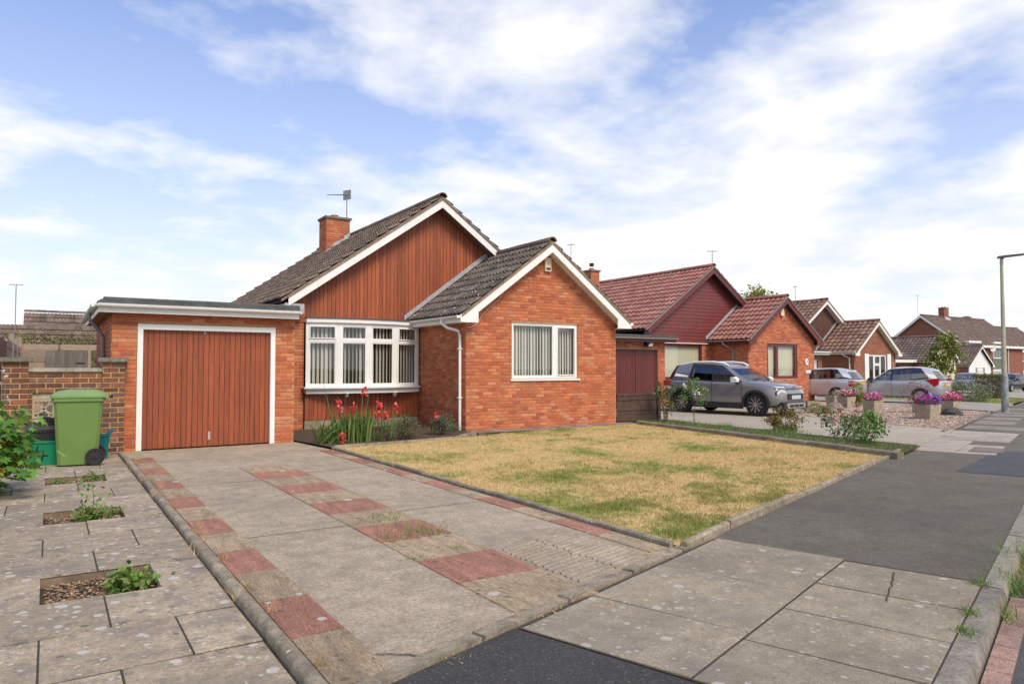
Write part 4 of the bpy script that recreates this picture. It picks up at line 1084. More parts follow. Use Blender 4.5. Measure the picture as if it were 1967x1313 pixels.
    gutter_run(h, WHITE, (rx0 - .03, ry0 - .02, 2.475), (rx1 + .02, ry0 - .02, 2.475), .05)
    gutter_run(h, WHITE, (rx0 - .02, ry0 + .03, 2.475), (rx0 - .02, ry1, 2.475), .05)
    pipe(h, [(rx0 - .02, ry0 + 1.7, 2.43), (rx0 - .02, ry0 + 1.7, 2.3), (gx0 - .12, ry0 + 1.75, 2.12), (gx0 - .05, ry0 + 1.75, 2.0), (gx0 - .05, ry0 + 1.75, 0)], GREYP, .034, (1.2,))
    # alarm box, cable
    ab = MB().box(-0.09 + .02, 0.11, -0.075, -0.018, 3.74, 4.07).build('alarm_box', mat('ivory_plastic', (0.68, 0.60, 0.40), 0.4), root)
    MB().box(-0.045, 0.085, -0.079, -0.0755, 3.77, 3.83).build('alarm_label', mat('navy_print', (0.03, 0.05, 0.12), 0.5), ab)
    MB().prism([(-.01, 3.90), (.05, 3.90), (.03, 3.955), (.01, 3.955)], -.0785, -.0755, axis='y').build('alarm_emblem', mat('grey_print', (0.30, 0.28, 0.24), 0.5), ab)
    MB().tube([(-0.95, -.02, 3.70), (-1.1, -.022, 3.35), (-1.35, -.022, 3.0), (-1.75, -.022, 2.68), (-1.95, -.022, 2.4), (-2.1, -.02, 2.33), (-2.2, -.02, 2.33)], 0.006, 5).build('cable', WHITED, root)
    place_bricks(h, BRICK)
    # extension tiles are darker and lichened: keep lists apart
    n_ext = H1_EXT[0]
    all_t = h.tiles
    h.tiles = all_t[:n_ext]; place_tiles(h, TILE1D, 90)
    h.tiles = all_t[n_ext:]; place_tiles(h, TILE1, 210)
    return h
# number of extension tiles = both slopes
_na = int((2.40 + .28) / 0.30 + 0.6); _nu = int((2.47 + .02) / math.cos(math.atan(.74)) / 0.335 + 0.3)
H1_EXT = [2 * _na * _nu]
H1 = build_house1()
aerial('yagi television aerial on a tall mast beside the bungalow chimney', (8.27 - .24, 13.76 + 8.4, 5.75), 1.45, R(28))

# ------------------------------------------------------------------ neighbouring bungalows (same type)
def bungalow(O, label, st):
    root = thing('bungalow', label, 'house', O)
    h = House(root)
    WL, WR = -2.21, 2.21; k = st.get('k', 0.74); zt = 4.43; ya = -0.28
    mx, yb0, mzt, mk = st['mx'], st['yb0'], 5.69, 0.70
    yw = yb0 + .35; yb = yw; yr = yb0 + 9.8; lx, rx = mx - 3.85, 2.30
    ww = st['win']
    hole = [(ww[0] - WL, ww[1] - WL, ww[2], ww[3])]
    add_wall(h, frame_M((WL, 0, 0), 0), 4.42, -.5, 2.55, hole, gable=((0, 2.55), (4.42, 2.55), (2.21, 2.55 + 2.21 * k)), mortar=st['mortar'], bricks=st['bricks'])
    add_wall(h, frame_M((WL, yw, 0), -math.pi / 2), yw, -.5, 2.5, mortar=st['mortar'], bricks=st['bricks'], trim=.125)
    MB().box(WR - .12, WR, .125, yr - .3, -.5, 2.45).build('side_wall', FARBRICK, root)
    MB().box(-5.6, WR, yr - .42, yr - .3, -.5, 2.9).build('rear_wall', FARBRICK, root)
    window(h, root, frame_M((ww[0], .03, ww[2]), 0), ww[1] - ww[0], ww[3] - ww[2], st['lights'], st['frame'], blind=st.get('blind'), bm=BLINDG, sill=st.get('sill', True), opening=st.get('open', ()))
    tm = tile_mesh(st['cover'], .335, st['amp'], st['double']); th_ = math.atan(k); bb = st['barge']; ex = 2.47
    for s in (-1, 1):
        roof_side(h, DARK, 0, zt - .02, s * ex, zt - .02 - k * ex, ya + .02, yb)
        slope_tiles(h, tm, st['cover'], .335, (s * (ex + .03), yb if s < 0 else ya, zt - k * (ex + .03)), (-s * math.cos(th_), 0, math.sin(th_)), (0, -1 if s < 0 else 1, 0), (ex + .02) / math.cos(th_), yb - ya)
        bargeboard(h, bb, (0, 4.375), (s * 2.45, 4.375 - k * 2.45), st.get('bd', .165), ya, ya + .03, kick=.05)
        MB().prism([(0, 4.43), (s * ex, 4.43 - k * ex), (s * ex, 4.375 - k * ex), (0, 4.375)], ya - .025, ya + .06, axis='y').build('verge', st['verge'], root)
        MB().prism([(s * .02, 4.20), (s * 2.36, 4.20 - k * 2.34), (s * 2.36, 4.18 - k * 2.34), (s * .02, 4.18)], ya + .03, 0, axis='y').build('soffit', st['soffit'], root)
        MB().box(min(s * 2.22, s * 2.46), max(s * 2.22, s * 2.46), ya + .03, yb, 2.42, 2.445).build('eaves_soffit', st['soffit'], root)
        MB().box(min(s * 2.46, s * 2.48), max(s * 2.46, s * 2.48), ya + .03, yb, 2.42, 2.58).build('fascia', bb, root)
        gutter_run(h, st['gutter'], (s * 2.535, ya + .02, 2.565), (s * 2.535, yb, 2.565))
    ridge_tiles(h, st['tile'], (0, ya - .01, zt + .01), (0, yb, zt + .01), .125)
    MB().prism([(-2.62, 2.60), (0, 2.60 + 2.62 * k), (0, 2.76 + 2.62 * k), (-2.62, 2.74)], yw - .06, yw - .04, axis='y').build('flashing', LEAD, root)
    px = -2.262; py = st.get('pipe_y', .9)
    pipe(h, [(-2.545, py + .3, 2.55), (-2.545, py + .3, 2.44), (-2.5, py + .15, 2.32), (px, py, 2.2), (px, py, -.1)], st['pipe'], .036, (1.8,))
    # main gable
    MB().prism([(mx - 3.75, 2.44), (2.2, 2.44), (2.2, mzt - mk * (2.2 - mx) - .1), (mx, mzt - .1), (mx - 3.75, mzt - mk * 3.75 - .1)], yw, yw + .08, axis='y').build('gable_backing', DARK, root)
    zf = lambda x: (2.46, mzt - .12 - mk * abs(x - mx))
    if st['clad'] == 'v':
        for a, b in ((mx - 3.75, mx), (mx, 1.6)): boards_v(h, root, frame_M((0, yw, 0), 0), a, b, zf, st['clad_m'], .11)
    else:
        z = 2.46
        while z < mzt - .25:
            zb_ = z + .145; hw = min(3.75, (mzt - .12 - z) / mk); hw2 = min(3.75, max(0.0, (mzt - .12 - zb_) / mk))
            mb = MB(); yo = .02
            xr, xr2 = min(mx + hw, 2.2), min(mx + hw2, 2.2)
            mb.add([(mx - hw, yw - yo, z), (xr, yw - yo, z), (xr2, yw - .006, zb_), (mx - hw2, yw - .006, zb_), (mx - hw, yw, z), (xr, yw, z)], [(0, 1, 2, 3), (4, 5, 1, 0)])
            mb.build('board', st['clad_m'], root); z += .148
    MB().prism([(mx - 3.75, 2.8), (2.2, 2.8), (mx, mzt - .1)], yr - .3, yr - .2, axis='y').build('rear_gable', FARBRICK, root)
    mth = math.atan(mk); zt2 = mzt + .06; exL = 4.0; exR = rx - mx + .12
    for s, e in ((-1, exL), (1, exR)):
        roof_side(h, DARK, mx, zt2 - .02, mx + s * e, zt2 - .02 - mk * e, yb0 + .02, yr)
        slope_tiles(h, tm, st['cover'], .335, (mx + s * e, yr if s < 0 else yb0, zt2 - mk * e), (-s * math.cos(mth), 0, math.sin(mth)), (0, -1 if s < 0 else 1, 0), e / math.cos(mth), yr - yb0)
        bargeboard(h, bb, (mx, mzt - .005), (mx + s * (e - .15), mzt - mk * (e - .15)), st.get('bd', .165), yb0, yb0 + .03, foot=False)
        MB().prism([(mx, mzt + .06), (mx + s * e, mzt + .06 - mk * e), (mx + s * e, mzt - mk * e), (mx, mzt)], yb0 - .03, yb0 + .06, axis='y').build('verge', st['verge'], root)
        MB().prism([(mx, mzt - .19), (mx + s * (e - .3), mzt - .19 - mk * (e - .3)), (mx + s * (e - .3), mzt - .21 - mk * (e - .3)), (mx, mzt - .21)], yb0 + .03, yw, axis='y').build('soffit', st['soffit'], root)
    ridge_tiles(h, st['tile'], (mx, yb0 - .01, zt2 + .01), (mx, yr, zt2 + .01), .13)
    # recessed front wall with big window, and flat-roofed garage
    gx1 = st['gx1']; gx0 = gx1 - 3.0; gy = st.get('gy', -.05)
    add_wall(h, frame_M((gx1 - .3, yw, 0), 0), -2.21 - gx1 + .3, -.5, 2.46, [(st['bigwin'][0] - gx1 + .3, st['bigwin'][1] - gx1 + .3, .95, 2.42)], mortar=st['mortar'], bricks=st['bricks'])
    bw = st['bigwin']; W = bw[1] - bw[0]
    window(h, root, frame_M((bw[0], yw - .02, .95), 0), W, 1.47, [(.08, W - .08, .08, 1.38)], st['frame'], blind=[(.05, W - .05, .05, 1.4, 'roller')], bm=BLINDG, name='picture_window')
    MB().box(bw[0] - .05, -2.23, yw - .10, yw - .02, 2.425, 2.46).build('window_head', WHITED, root)
    dw = (gx0 + .55, gx1 - .36)
    add_wall(h, frame_M((gx0, gy, 0), 0), gx1 - gx0, -.5, 2.36, [(dw[0] - gx0, dw[1] - gx0, -.5, 2.08)], mortar=st['mortar'], bricks=st['bricks'])
    MB().box(gx0, gx0 + .12, gy + .125, gy + 5, -.5, 2.36).build('side_wall', FARBRICK, root)
    MB().box(gx1 - .12, gx1, gy + .125, yw + .1, -.5, 2.36).build('side_wall', FARBRICK, root)
    gdo = MB().box(dw[0], dw[1], gy + .09, gy + .12, -.3, 2.08).build('garage_door', DARK, root)
    nd = 2; 
    for i in range(nd):
        a, b = dw[0] + (dw[1] - dw[0]) * i / nd + .01, dw[0] + (dw[1] - dw[0]) * (i + 1) / nd - .01
        boards_v(h, gdo, frame_M((0, gy + .09, 0), 0), a, b, lambda x: (-.05, 2.06), st['door'], .12, name='door_board')
    MB().box(dw[0] - .02, dw[1] + .06, gy + .02, gy + .09, 2.06, 2.16).build('door_lintel', st['frame'], gdo)
    MB().box(gx0 - .3, gx1 + .25, gy - .3, gy + 5.2, 2.36, 2.40).build('garage_soffit', st['soffit'], root)
    MB().box(gx0 - .3, gx1 + .27, gy - .32, gy - .30, 2.34, 2.52).build('garage_fascia', bb, root)
    MB().box(gx0 - .3, gx1 + .25, gy - .28, gy + 5.2, 2.50, 2.60).build('felt_roof', FELT, root)
    gutter_run(h, st['gutter'], (gx0 - .3, gy - .375, 2.49), (gx1 + .27, gy - .375, 2.49), .055)
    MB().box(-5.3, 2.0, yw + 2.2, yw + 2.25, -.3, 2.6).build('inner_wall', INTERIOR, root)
    place_bricks(h, st['brick'])
    place_tiles(h, st['tile'], 300)
    return h
ORBRICK = brick_texture('orange_far_brick', [(0.46, 0.13, 0.06), (0.36, 0.10, 0.05)], (0.40, 0.24, 0.15))
H2 = bungalow(Vector((26.0, 18.78, 0)), 'brick bungalow with red wavy tiles and maroon boarded gable and bargeboards', dict(
    mx=-2.4, yb0=1.57, win=(-1.04, 1.0, 0.96, 2.45), mortar=mat('neighbour_mortar', (0.42, 0.25, 0.15), .95, noise=(20, .15)), bricks=True, brick=BRICK2,
    lights=[(.10, .62, .10, 1.38), (.76, 1.92, .10, 1.40)], frame=MAROON, blind=[(.06, .62, .06, 1.44, 'roller'), (.74, 1.98, .06, 1.44, 'roller')],
    cover=.25, amp=.042, double=False, tile=TILE2, barge=MAROON, verge=mat('grey_verge', (0.22, 0.205, 0.19), .9, noise=(20, .2)), soffit=mat('dark_soffit', (0.035, 0.02, 0.018), .8), gutter=mat('grey_gutter', (0.33, 0.31, 0.30), .4), pipe=GREYP,
    clad='h', clad_m=MAROON2, gx1=-7.04, gy=-.08, bigwin=(-5.2, -2.83), door=MAROON, bd=.2, pipe_y=.75, sill=False))
# house number plaque, name plate, alarm, flood light on the maroon bungalow
def text_mesh(txt, size):
    cu = bpy.data.curves.new('txt', 'FONT'); cu.body = txt; cu.size = size; cu.align_x = 'CENTER'; cu.align_y = 'CENTER'; cu.extrude = 0.002
    o = bpy.data.objects.new('txt', cu); col.objects.link(o)
    me = bpy.data.meshes.new_from_object(o.evaluated_get(bpy.context.evaluated_depsgraph_get()))
    bpy.data.objects.remove(o); bpy.data.curves.remove(cu); me.name = 'number'
    return me
r2 = H2.root
MX = Matrix.Rotation(math.pi / 2, 4, 'X')
pq = MB().lathe([(.13, 0), (.13, .012), (.12, .018)], 24, M=Matrix.Translation((1.64, -.02, 1.68)) @ MX @ Matrix.Diagonal((.8, 1.15, 1, 1))).build('number_plaque', WHITE, r2)
nm_ = obj('number', text_mesh('4', .17), mat('black_print', (.02, .02, .02), .5), pq); nm_.matrix_basis = Matrix.Translation((1.64, -.042, 1.68)) @ MX
MB().box(1.56, 2.12, -.03, -.017, 1.18, 1.32).build('name_plate', WHITED, r2)
al = MB().prism([(-.17, 3.62), (.03, 3.62), (.05, 3.72), (.0, 3.95), (-.12, 3.95), (-.19, 3.74)], -.09, -.017, axis='y').build('alarm_box', mat('ivory_plastic', (0.68, 0.60, 0.40), 0.4), r2)
MB().prism([(-.12, 3.60), (-.02, 3.60), (-.04, 3.56), (-.10, 3.56)], -.075, -.02, axis='y').build('alarm_lamp', REDP, al)
fl_ = MB().box(-8.10, -7.86, -.28, -.10, 2.20, 2.34).build('flood_light', BLACKP, r2); MB().prism([(-8.06, 2.20), (-7.88, 2.20), (-7.82, 2.31), (-8.0, 2.31)], -.30, -.283, axis='y').build('lamp_glass', WHITED, fl_)
c2 = chimney(H2, -4.42, -3.9, 7.3, 7.85, 4.2, 6.05, ORBRICK, flue=1)
MB().lathe([(.11, 0), (.12, .14), (.09, .15)], 12, M=Matrix.Translation((-4.16, 7.57, 6.32))).build('chimney_cowl', BLACKP, c2)
aerial('bent aerial on the ridge of the maroon gabled bungalow', (23.95, 20.75, 5.85), 0.62, R(-20), yagi=False)
H3 = bungalow(Vector((41.0, 23.28, gz(41))), 'brick bungalow with brown tiles, white bargeboards and white shuttered window', dict(
    mx=-1.75, yb0=1.9, win=(-.73, 1.20, .62, 2.42), mortar=FARBRICK, bricks=False, brick=BRICK2,
    lights=[(.07, .58, .07, 1.72), (.70, 1.22, .07, 1.16), (.70, 1.22, 1.27, 1.70), (1.34, 1.86, .07, 1.72)], frame=WHITE, cover=.33, amp=.055, double=False, tile=TILE3, barge=WHITE, verge=VERGE,
    soffit=WHITED, gutter=WHITED, pipe=WHITE, clad='v', clad_m=BROWNW, gx1=-5.4, bigwin=(-4.9, -2.35), door=WHITED, pipe_y=.25, open=(2,), k=.78))
for x0, x1 in ((-1.18, -.76), (1.23, 1.62)):
    MB().box(x0, x1, -.05, -.005, .5, 2.46).build('shutter', WHITE, H3.root)
tr = MB()
for i in range(5):
    for s in (-1, 1):
        z = .9 + i * .22; x = 1.9
        tr.add([(x - .12, -.03, z + (.22 if s > 0 else 0)), (x + .12, -.03, z + (0 if s > 0 else .22)), (x + .12, -.03, z + .03 + (0 if s > 0 else .22)), (x - .12, -.03, z + .03 + (.22 if s > 0 else 0))], [(0, 1, 2, 3)])
tr.build('trellis', mat('pale_trellis', (0.62, 0.50, 0.42), .8), H3.root, fixn=False)
aerial('small aerial above the brown-tiled bungalow roof', (39.0, 27.2, 5.75), 0.75, R(60), yagi=False)
# ------------------------------------------------------------------ houses further along the street
def gable_block(root, x0, x1, y0, y1, zw, zr, wall_m, tile_m, barge_m, ov=.25, axis='y', front_m=None, tm=None, tiles=None):
    """simple gabled block, ridge along y; gable faces the street"""
    h = tiles or House(root); cx = (x0 + x1) / 2; k = (zr - zw) / ((x1 - x0) / 2 + .0)
    MB().box(x0, x1, y0 + .02, y1, -.8, zw).prism([(x0, zw), (x1, zw), (cx, zr)], y0 + .02, y1, axis='y').build('wall', wall_m, root)
    MB().box(x0 + .22, x1 - .22, y0 - .004, y0 + .019, -.8, zw).prism([(x0 + .22, zw), (x1 - .22, zw), (cx, zr - .2)], y0 - .004, y0 + .019, axis='y').build('front_wall', front_m or wall_m, root)
    e = (x1 - x0) / 2 + ov; th_ = math.atan(k); zt = zr + .1
    for s in (-1, 1):
        roof_side(h, DARK, cx, zt - .02, cx + s * e, zt - .02 - k * e, y0 - ov, y1 + ov)
        slope_tiles(h, tm, .30, .335, (cx + s * e, (y1 + ov) if s < 0 else (y0 - ov), zt - k * e), (-s * math.cos(th_), 0, math.sin(th_)), (0, -1 if s < 0 else 1, 0), e / math.cos(th_), y1 - y0 + 2 * ov)
        bargeboard(h, barge_m, (cx, zt - .05), (cx + s * (e - .1), zt - .05 - k * (e - .1)), .16, y0 - ov, y0 - ov + .03, kick=.03)
        gutter_run(h, WHITED, (cx + s * (e - .02), y0 - ov + .03, zt - .02 - k * e), (cx + s * (e - .02), y1 + ov, zt - .02 - k * e), .055, clips=False)
    ridge_tiles(h, tile_m, (cx, y0 - ov, zt + .04), (cx, y1 + ov, zt + .04), .11, L=.9)
    return h
tm4 = tile_mesh(.30, .335, .045, False)
# house 4: cream rendered front, open garage to its left
O4 = Vector((59.6, 28.4, gz(59.6)))
r4 = thing('bungalow', 'bungalow with cream rendered gable front and an open dark garage', 'house', O4)
CREAM = mat('cream_render', (0.60, 0.56, 0.40), .85, noise=[(1.5, .06)])
h4 = gable_block(r4, -2.4, 2.4, 0, 9, 2.45, 4.25, FARBRICK, TILE4, WHITE, front_m=CREAM, tm=tm4)
window(h4, r4, frame_M((-.75, -.012, .75), 0), 1.6, 1.35, [(.08, .5, .08, 1.27), (.6, 1.0, .08, .85), (.6, 1.0, .95, 1.27), (1.1, 1.52, .08, 1.27)], WHITE, depth=.02)
gw = MB(); gw.box(-7.6, -7.2, 1.0, 1.2, -.8, 2.3); gw.box(-4.3, -2.42, 1.0, 1.2, -.8, 2.3); gw.box(-7.2, -4.3, 1.0, 1.2, 2.05, 2.3)
gw.box(-7.6, -7.4, 1.2, 6.5, -.8, 2.3); gw.box(-4.3, -4.1, 1.2, 6.5, -.8, 2.3); gw.box(-7.4, -4.3, 6.3, 6.5, -.8, 2.3); gw.box(-7.6, -2.42, 1.2, 6.5, 2.3, 2.4)
gw.build('garage_wall', FARBRICK, r4)
MB().box(-7.9, -2.3, .62, .66, 2.28, 2.5).build('fascia', WHITE, r4)
th4 = math.atan(.42)
slope_tiles(h4, tm4, .30, .335, (-7.9, .62, 2.5), (0, math.cos(th4), math.sin(th4)), (1, 0, 0), 4.2, 5.6)
MB().prism([(.66, 2.42), (4.45, 2.42), (4.45, 4.15)], -7.9, -2.3, axis='x').build('garage_roof', DARK, r4)
MB().prism([(4.5, 2.4), (9.5, 2.4), (9.5, 4.4), (4.5, 4.2)], -8.0, -2.5, axis='x').build('rear_block', TILE4, r4)
place_tiles(h4, TILE4, 0)
# house 5: white boarded gable front
O5 = Vector((77.6, 33.4, gz(77.6)))
r5 = thing('bungalow', 'low house with white painted gable front and dark tiled roof', 'house', O5)
h5 = gable_block(r5, -2.5, 2.5, 0, 5.2, 2.35, 4.2, FARBRICK, TILE4, WHITE, front_m=mat('white_render', (.78, .78, .77), .7, noise=(2, .04)), tm=tm4)
window(h5, r5, frame_M((-.95, -.012, .7), 0), 1.9, 1.45, [(.40, 1.5, .06, .95), (.40, 1.5, 1.05, 1.38)], WHITE, depth=.02)
for x in (-.95, .62): MB().box(x, x + .33, -.03, -.005, .75, 2.12).build('shutter', GREYP, r5)
MB().tube([(-2.6, -.05, 2.3), (-2.42, -.05, 2.1), (-2.42, -.05, -.6)], .05, 8).build('downpipe', WHITE, r5)
place_tiles(h5, TILE4, 0)
# two-storey terrace beyond, ridge along the street
def two_storey(O, L, label, chim, half=4.4, eave=5.0, ridge=8.35, front=True):
    root = thing('two_storey_house', label, 'house', O)
    h = House(root); k = (ridge - eave) / half
    MB().box(0, L, -half + .02, half, -.8, eave).prism([(-half + .02, eave), (half, eave), (0, ridge)], 0, L, axis='x').build('wall', FARBRICK, root)
    th_ = math.atan(k); e = half + .35
    for s in (-1, 1):
        MB().prism([(0, ridge + .06), (s * e, ridge + .06 - k * e), (s * e, ridge - k * e), (0, ridge)], -.3, L + .3, axis='x').build('roof_deck', DARK, root)
        slope_tiles(h, tm4, .30, .335, ((-.3 if s < 0 else L + .3), s * e, ridge + .08 - k * e), (0, -s * math.cos(th_), math.sin(th_)), (-s, 0, 0) if s > 0 else (1, 0, 0), e / math.cos(th_), L + .6)
        MB().prism([(0, ridge + .05), (s * e, ridge + .05 - k * e), (s * e, ridge - .2 - k * e), (0, ridge - .2)], -.36, -.30, axis='x').build('bargeboard', WHITE, root)
    ridge_tiles(h, TILE4, (-.3, 0, ridge + .12), (L + .3, 0, ridge + .12), .12, L=.9)
    for cxx in chim:
        c = chimney(h, cxx - .55, cxx + .55, -.35, .35, ridge - .5, ridge + 1.15, FARBRICK, flue=2)
        MB().prism([(-.6, ridge - k * .6 + .12), (-.36, ridge - k * .36 + .12), (-.36, ridge - k * .36 + .3), (-.6, ridge - k * .6 + .15)], cxx - .6, cxx + .6, axis='x').build('chimney_flashing', LEAD, c)
    MB().box(0, L, -half - .36, -half - .30, eave - .45, eave - .15).build('fascia', WHITE, root)
    n = int(L / 6.2)
    for i in range(n):
        x = i * 6.2 + .9
        # dormer-headed first floor windows, green panel, ground floor windows
        MB().box(x, x + 3.0, -half - .3, -half + .5, 5.05, 5.3).build('dormer_roof', WHITE, root)
        wd = MB().box(x + .3, x + 2.6, -half - .08, -half + .019, 3.3, 5.05).build('window', WHITE, root)
        for j in range(3): MB().box(x + .42 + j * .74, x + 1.06 + j * .74, -half - .10, -half - .082, 3.45, 4.85).build('pane', mat('far_glass', (.10, .13, .14), .15), wd)
        MB().box(x + .1, x + 2.8, -half - .03, -half + .019, 2.05, 3.28).build('green_panel', mat('sage_panel', (.15, .17, .11), .8), root)
        wg = MB().box(x + .2, x + 2.7, -half - .06, -half + .019, .1, 2.02).build('window', WHITE, root)
        for j in range(2): MB().box(x + .32 + j * 1.2, x + 1.4 + j * 1.2, -half - .08, -half - .062, .3, 1.85).build('pane', mat('far_net_glass', (.38, .40, .44), .2), wg)
        MB().tube([(x + 4.2, -half - .06, 4.6), (x + 4.2, -half - .06, -.5)], .05, 6).build('downpipe', WHITE, root)
    place_tiles(h, TILE4, 0)
    return root
T1 = two_storey(Vector((86.5, 43.4, gz(86.5))), 15.5, 'two-storey brick terrace with sage green panels and the nearer chimney', [5.2])
T2 = two_storey(Vector((103.5, 47.6, gz(103.5))), 19, 'farther two-storey brick terrace with a hipped roof end and chimney', [3.5], ridge=8.3)
for loc, lab, ang in (((93.2, 38.75, 3.95 + .86), 'round white satellite dish on the brick terrace', R(-25)),):
    t = thing('satellite_dish', lab, 'satellite dish', (*loc[:2], gz(93) + loc[2] - 0.2), ang)
    MB().lathe([(.03, 0), (.25, .035), (.40, .09), (.42, .09), (.26, .02), (.04, -.02)], 20, M=Matrix.Rotation(math.pi / 2, 4, 'X')).build('dish', WHITED, t, smooth=60)
    MB().tube([(0, .1, -.1), (0, .28, -.3)], .03, 6).build('arm', GALV, t)
aerial('tall thin aerial pole behind the terrace roof', (88.0, 44.6, 7.2), 3.0, R(10), yagi=False)

# rear neighbour seen over the side passage
rn = thing('bungalow', 'grey-tiled bungalow behind the fence at the end of the side passage', 'house', (0, 0, 0))
hn = House(rn)
tmn = tile_mesh(.30, .335, .028, True, )
for (x0, x1, ye, ze, lu) in ((-1.05, 4.5, 38, 2.65, 2.1), (-4.5, 4.5, 36.6, 2.2, 1.8)):
    a = R(38); slope_tiles(hn, tmn, .30, .335, (x0, ye, ze), (0, math.cos(a), math.sin(a)), (1, 0, 0), lu, x1 - x0)
    MB().prism([(ye, ze - .02), (ye + lu * math.cos(a), ze + lu * math.sin(a) - .02), (ye + lu * math.cos(a), -.5), (ye, -.5)], x0 + .05, x1 - .05, axis='x').build('wall', FARBRICK, rn)
ridge_tiles(hn, TILE1, (-1.05, 38 + 2.1 * math.cos(a), 2.65 + 2.1 * math.sin(a) + .08), (4.5, 38 + 2.1 * math.cos(a), 2.65 + 2.1 * math.sin(a) + .08), .11)
place_tiles(hn, TILE1, 120)
aerial('tall mast aerial left of the rear bungalow roof', (-1.25, 36.0, 3.0), 1.9, R(20), yagi=False)
aerial('distant aerial above the flat garage roof', (9.3, 34.0, 5.0), 0.95, R(200), yagi=False)
aerial('thin aerial behind the maroon gabled bungalow chimney', (24.6, 31.5, 5.6), 2.8, R(100), yagi=False)

# ------------------------------------------------------------------ screen wall beside the garage
sw = thing('screen_wall', 'dark brick boundary wall with pierced screen blocks and two capped piers', 'wall', (0.24, 13.42, 0))
hs = House(sw)
def bw(M, L, z0, z1, holes=(), ph=0):
    add_wall(hs, M, L, z0, z1, holes, mortar=YMORTAR, th=.2, phase=ph, j=.017)
bw(frame_M((-.86, -.02, 0), 0), .34, -.05, 1.52)            # left pier
bw(frame_M((.49, -.02, 0), 0), .32, -.05, 1.52, ph=1)       # right pier
bw(frame_M((-.52, .04, 0), 0), 1.01, -.05, 1.36, [(.06, .98, .22, 1.02)])
for x0, x1 in ((-.93, -.47), (.42, .87)): MB().box(x0, x1, -.09, .25, 1.52, 1.585).build('pier_cap', COPING, sw)
for i in range(2): MB().box(-.52 + i * .505, -.52 + (i + 1) * .505 - .006, 0.0, .28, 1.36, 1.42).build('coping', COPINGL, sw)
def screen_block(x, z, s=.30):
    mb = MB(); t = .03; y0, y1 = .06, .15
    for (a, b, c, d) in ((0, s, 0, t), (0, s, s - t, s), (0, t, t, s - t), (s - t, s, t, s - t)): mb.box(x + a, x + b, y0, y1, z + c, z + d)
    cx, cz = x + s / 2, z + s / 2
    for ang in (45, 135):
        M = Matrix.Translation((cx, 0, cz)) @ Matrix.Rotation(R(ang), 4, 'Y')
        mb.box(-s * .36, s * .36, y0 + .005, y1 - .005, -t * .45, t * .45, M=M)
    for dx, dz in ((-1, -1), (1, -1), (1, 1), (-1, 1)):
        a = (cx + dx * s * .24, cz + dz * s * .24)
        mb.box(min(a[0], cx + dx * s * .5), max(a[0], cx + dx * s * .5), y0 + .008, y1 - .008, a[1] - t * .35, a[1] + t * .35)
        mb.box(a[0] - t * .35, a[0] + t * .35, y0 + .008, y1 - .008, min(a[1], cz + dz * s * .5), max(a[1], cz + dz * s * .5))
    mb.build('screen_block', SCREENB, sw, fixn=False)
for i in range(3):
    for j in range(2):
        screen_block(-.46 + i * .307, .225 + j * .395, .30)
MB().box(-.46, .46, .07, .14, .53, .615).build('block_course', SCREENB, sw)
MB().box(-.46, .46, .07, .14, .925, 1.02).build('block_course', SCREENB, sw)
place_bricks(hs, DBRICK, 300)

# fences and gate behind
lf = thing('close_fence', 'tall panel fence on the left with red-brown posts', 'fence', (-.75, 14.2, 0))
MB().box(-.07, .05, -.05, .06, -.1, 2.12).build('post', POSTR, lf)
for i, (y0, y1) in enumerate(((3.2, 5.6), (5.8, 8.2), (8.4, 10.8))):
    MB().box(-.05, .05, y1, y1 + .12, -.1, 2.2).build('post', FENCEW, lf)
    for kx in range(12):
        z = .1 + kx * .158
        MB().box(-.02, .012 + .01 * (kx % 2), y0, y1, z, z + .168).build('slat', FENCEW, lf)
MB().box(-.02, .02, .06, 3.2, .05, 1.95).build('near_panel', POSTR, lf)
rf = thing('cross_fence', 'weathered lap fence closing the side passage', 'fence', (-.75, 25.0, 0))
for kx in range(12): MB().box(0, .85, -.01 + .012 * (kx % 2), .012, .1 + kx * .15, .1 + (kx + 1) * .155).build('slat', FENCEW, rf)
for kx in range(2): MB().box(0 + kx * 1.0, .95 + kx * 1.0, .03, .05, 1.95, 2.12).build('top_board', FENCEW, rf)
MB().box(-.05, .05, -.05, .06, -.1, 2.3).build('post', FENCEW, rf)
gt = thing('side_gate', 'grey weathered plank gate in the side passage', 'gate', (-.1, 24.85, 0))
for i in range(9):
    MB().box(.115 * i, .115 * i + .109, -.012, .012, .05, 1.93 + random.uniform(-.01, .01)).build('plank', GATEW, gt)
MB().box(.76, .98, -.03, -.012, 1.55, 1.58).build('hinge', BLACKP, gt)
MB().box(1.05, 1.13, -.04, .06, -.1, 2.0).build('post', FENCEW, gt)

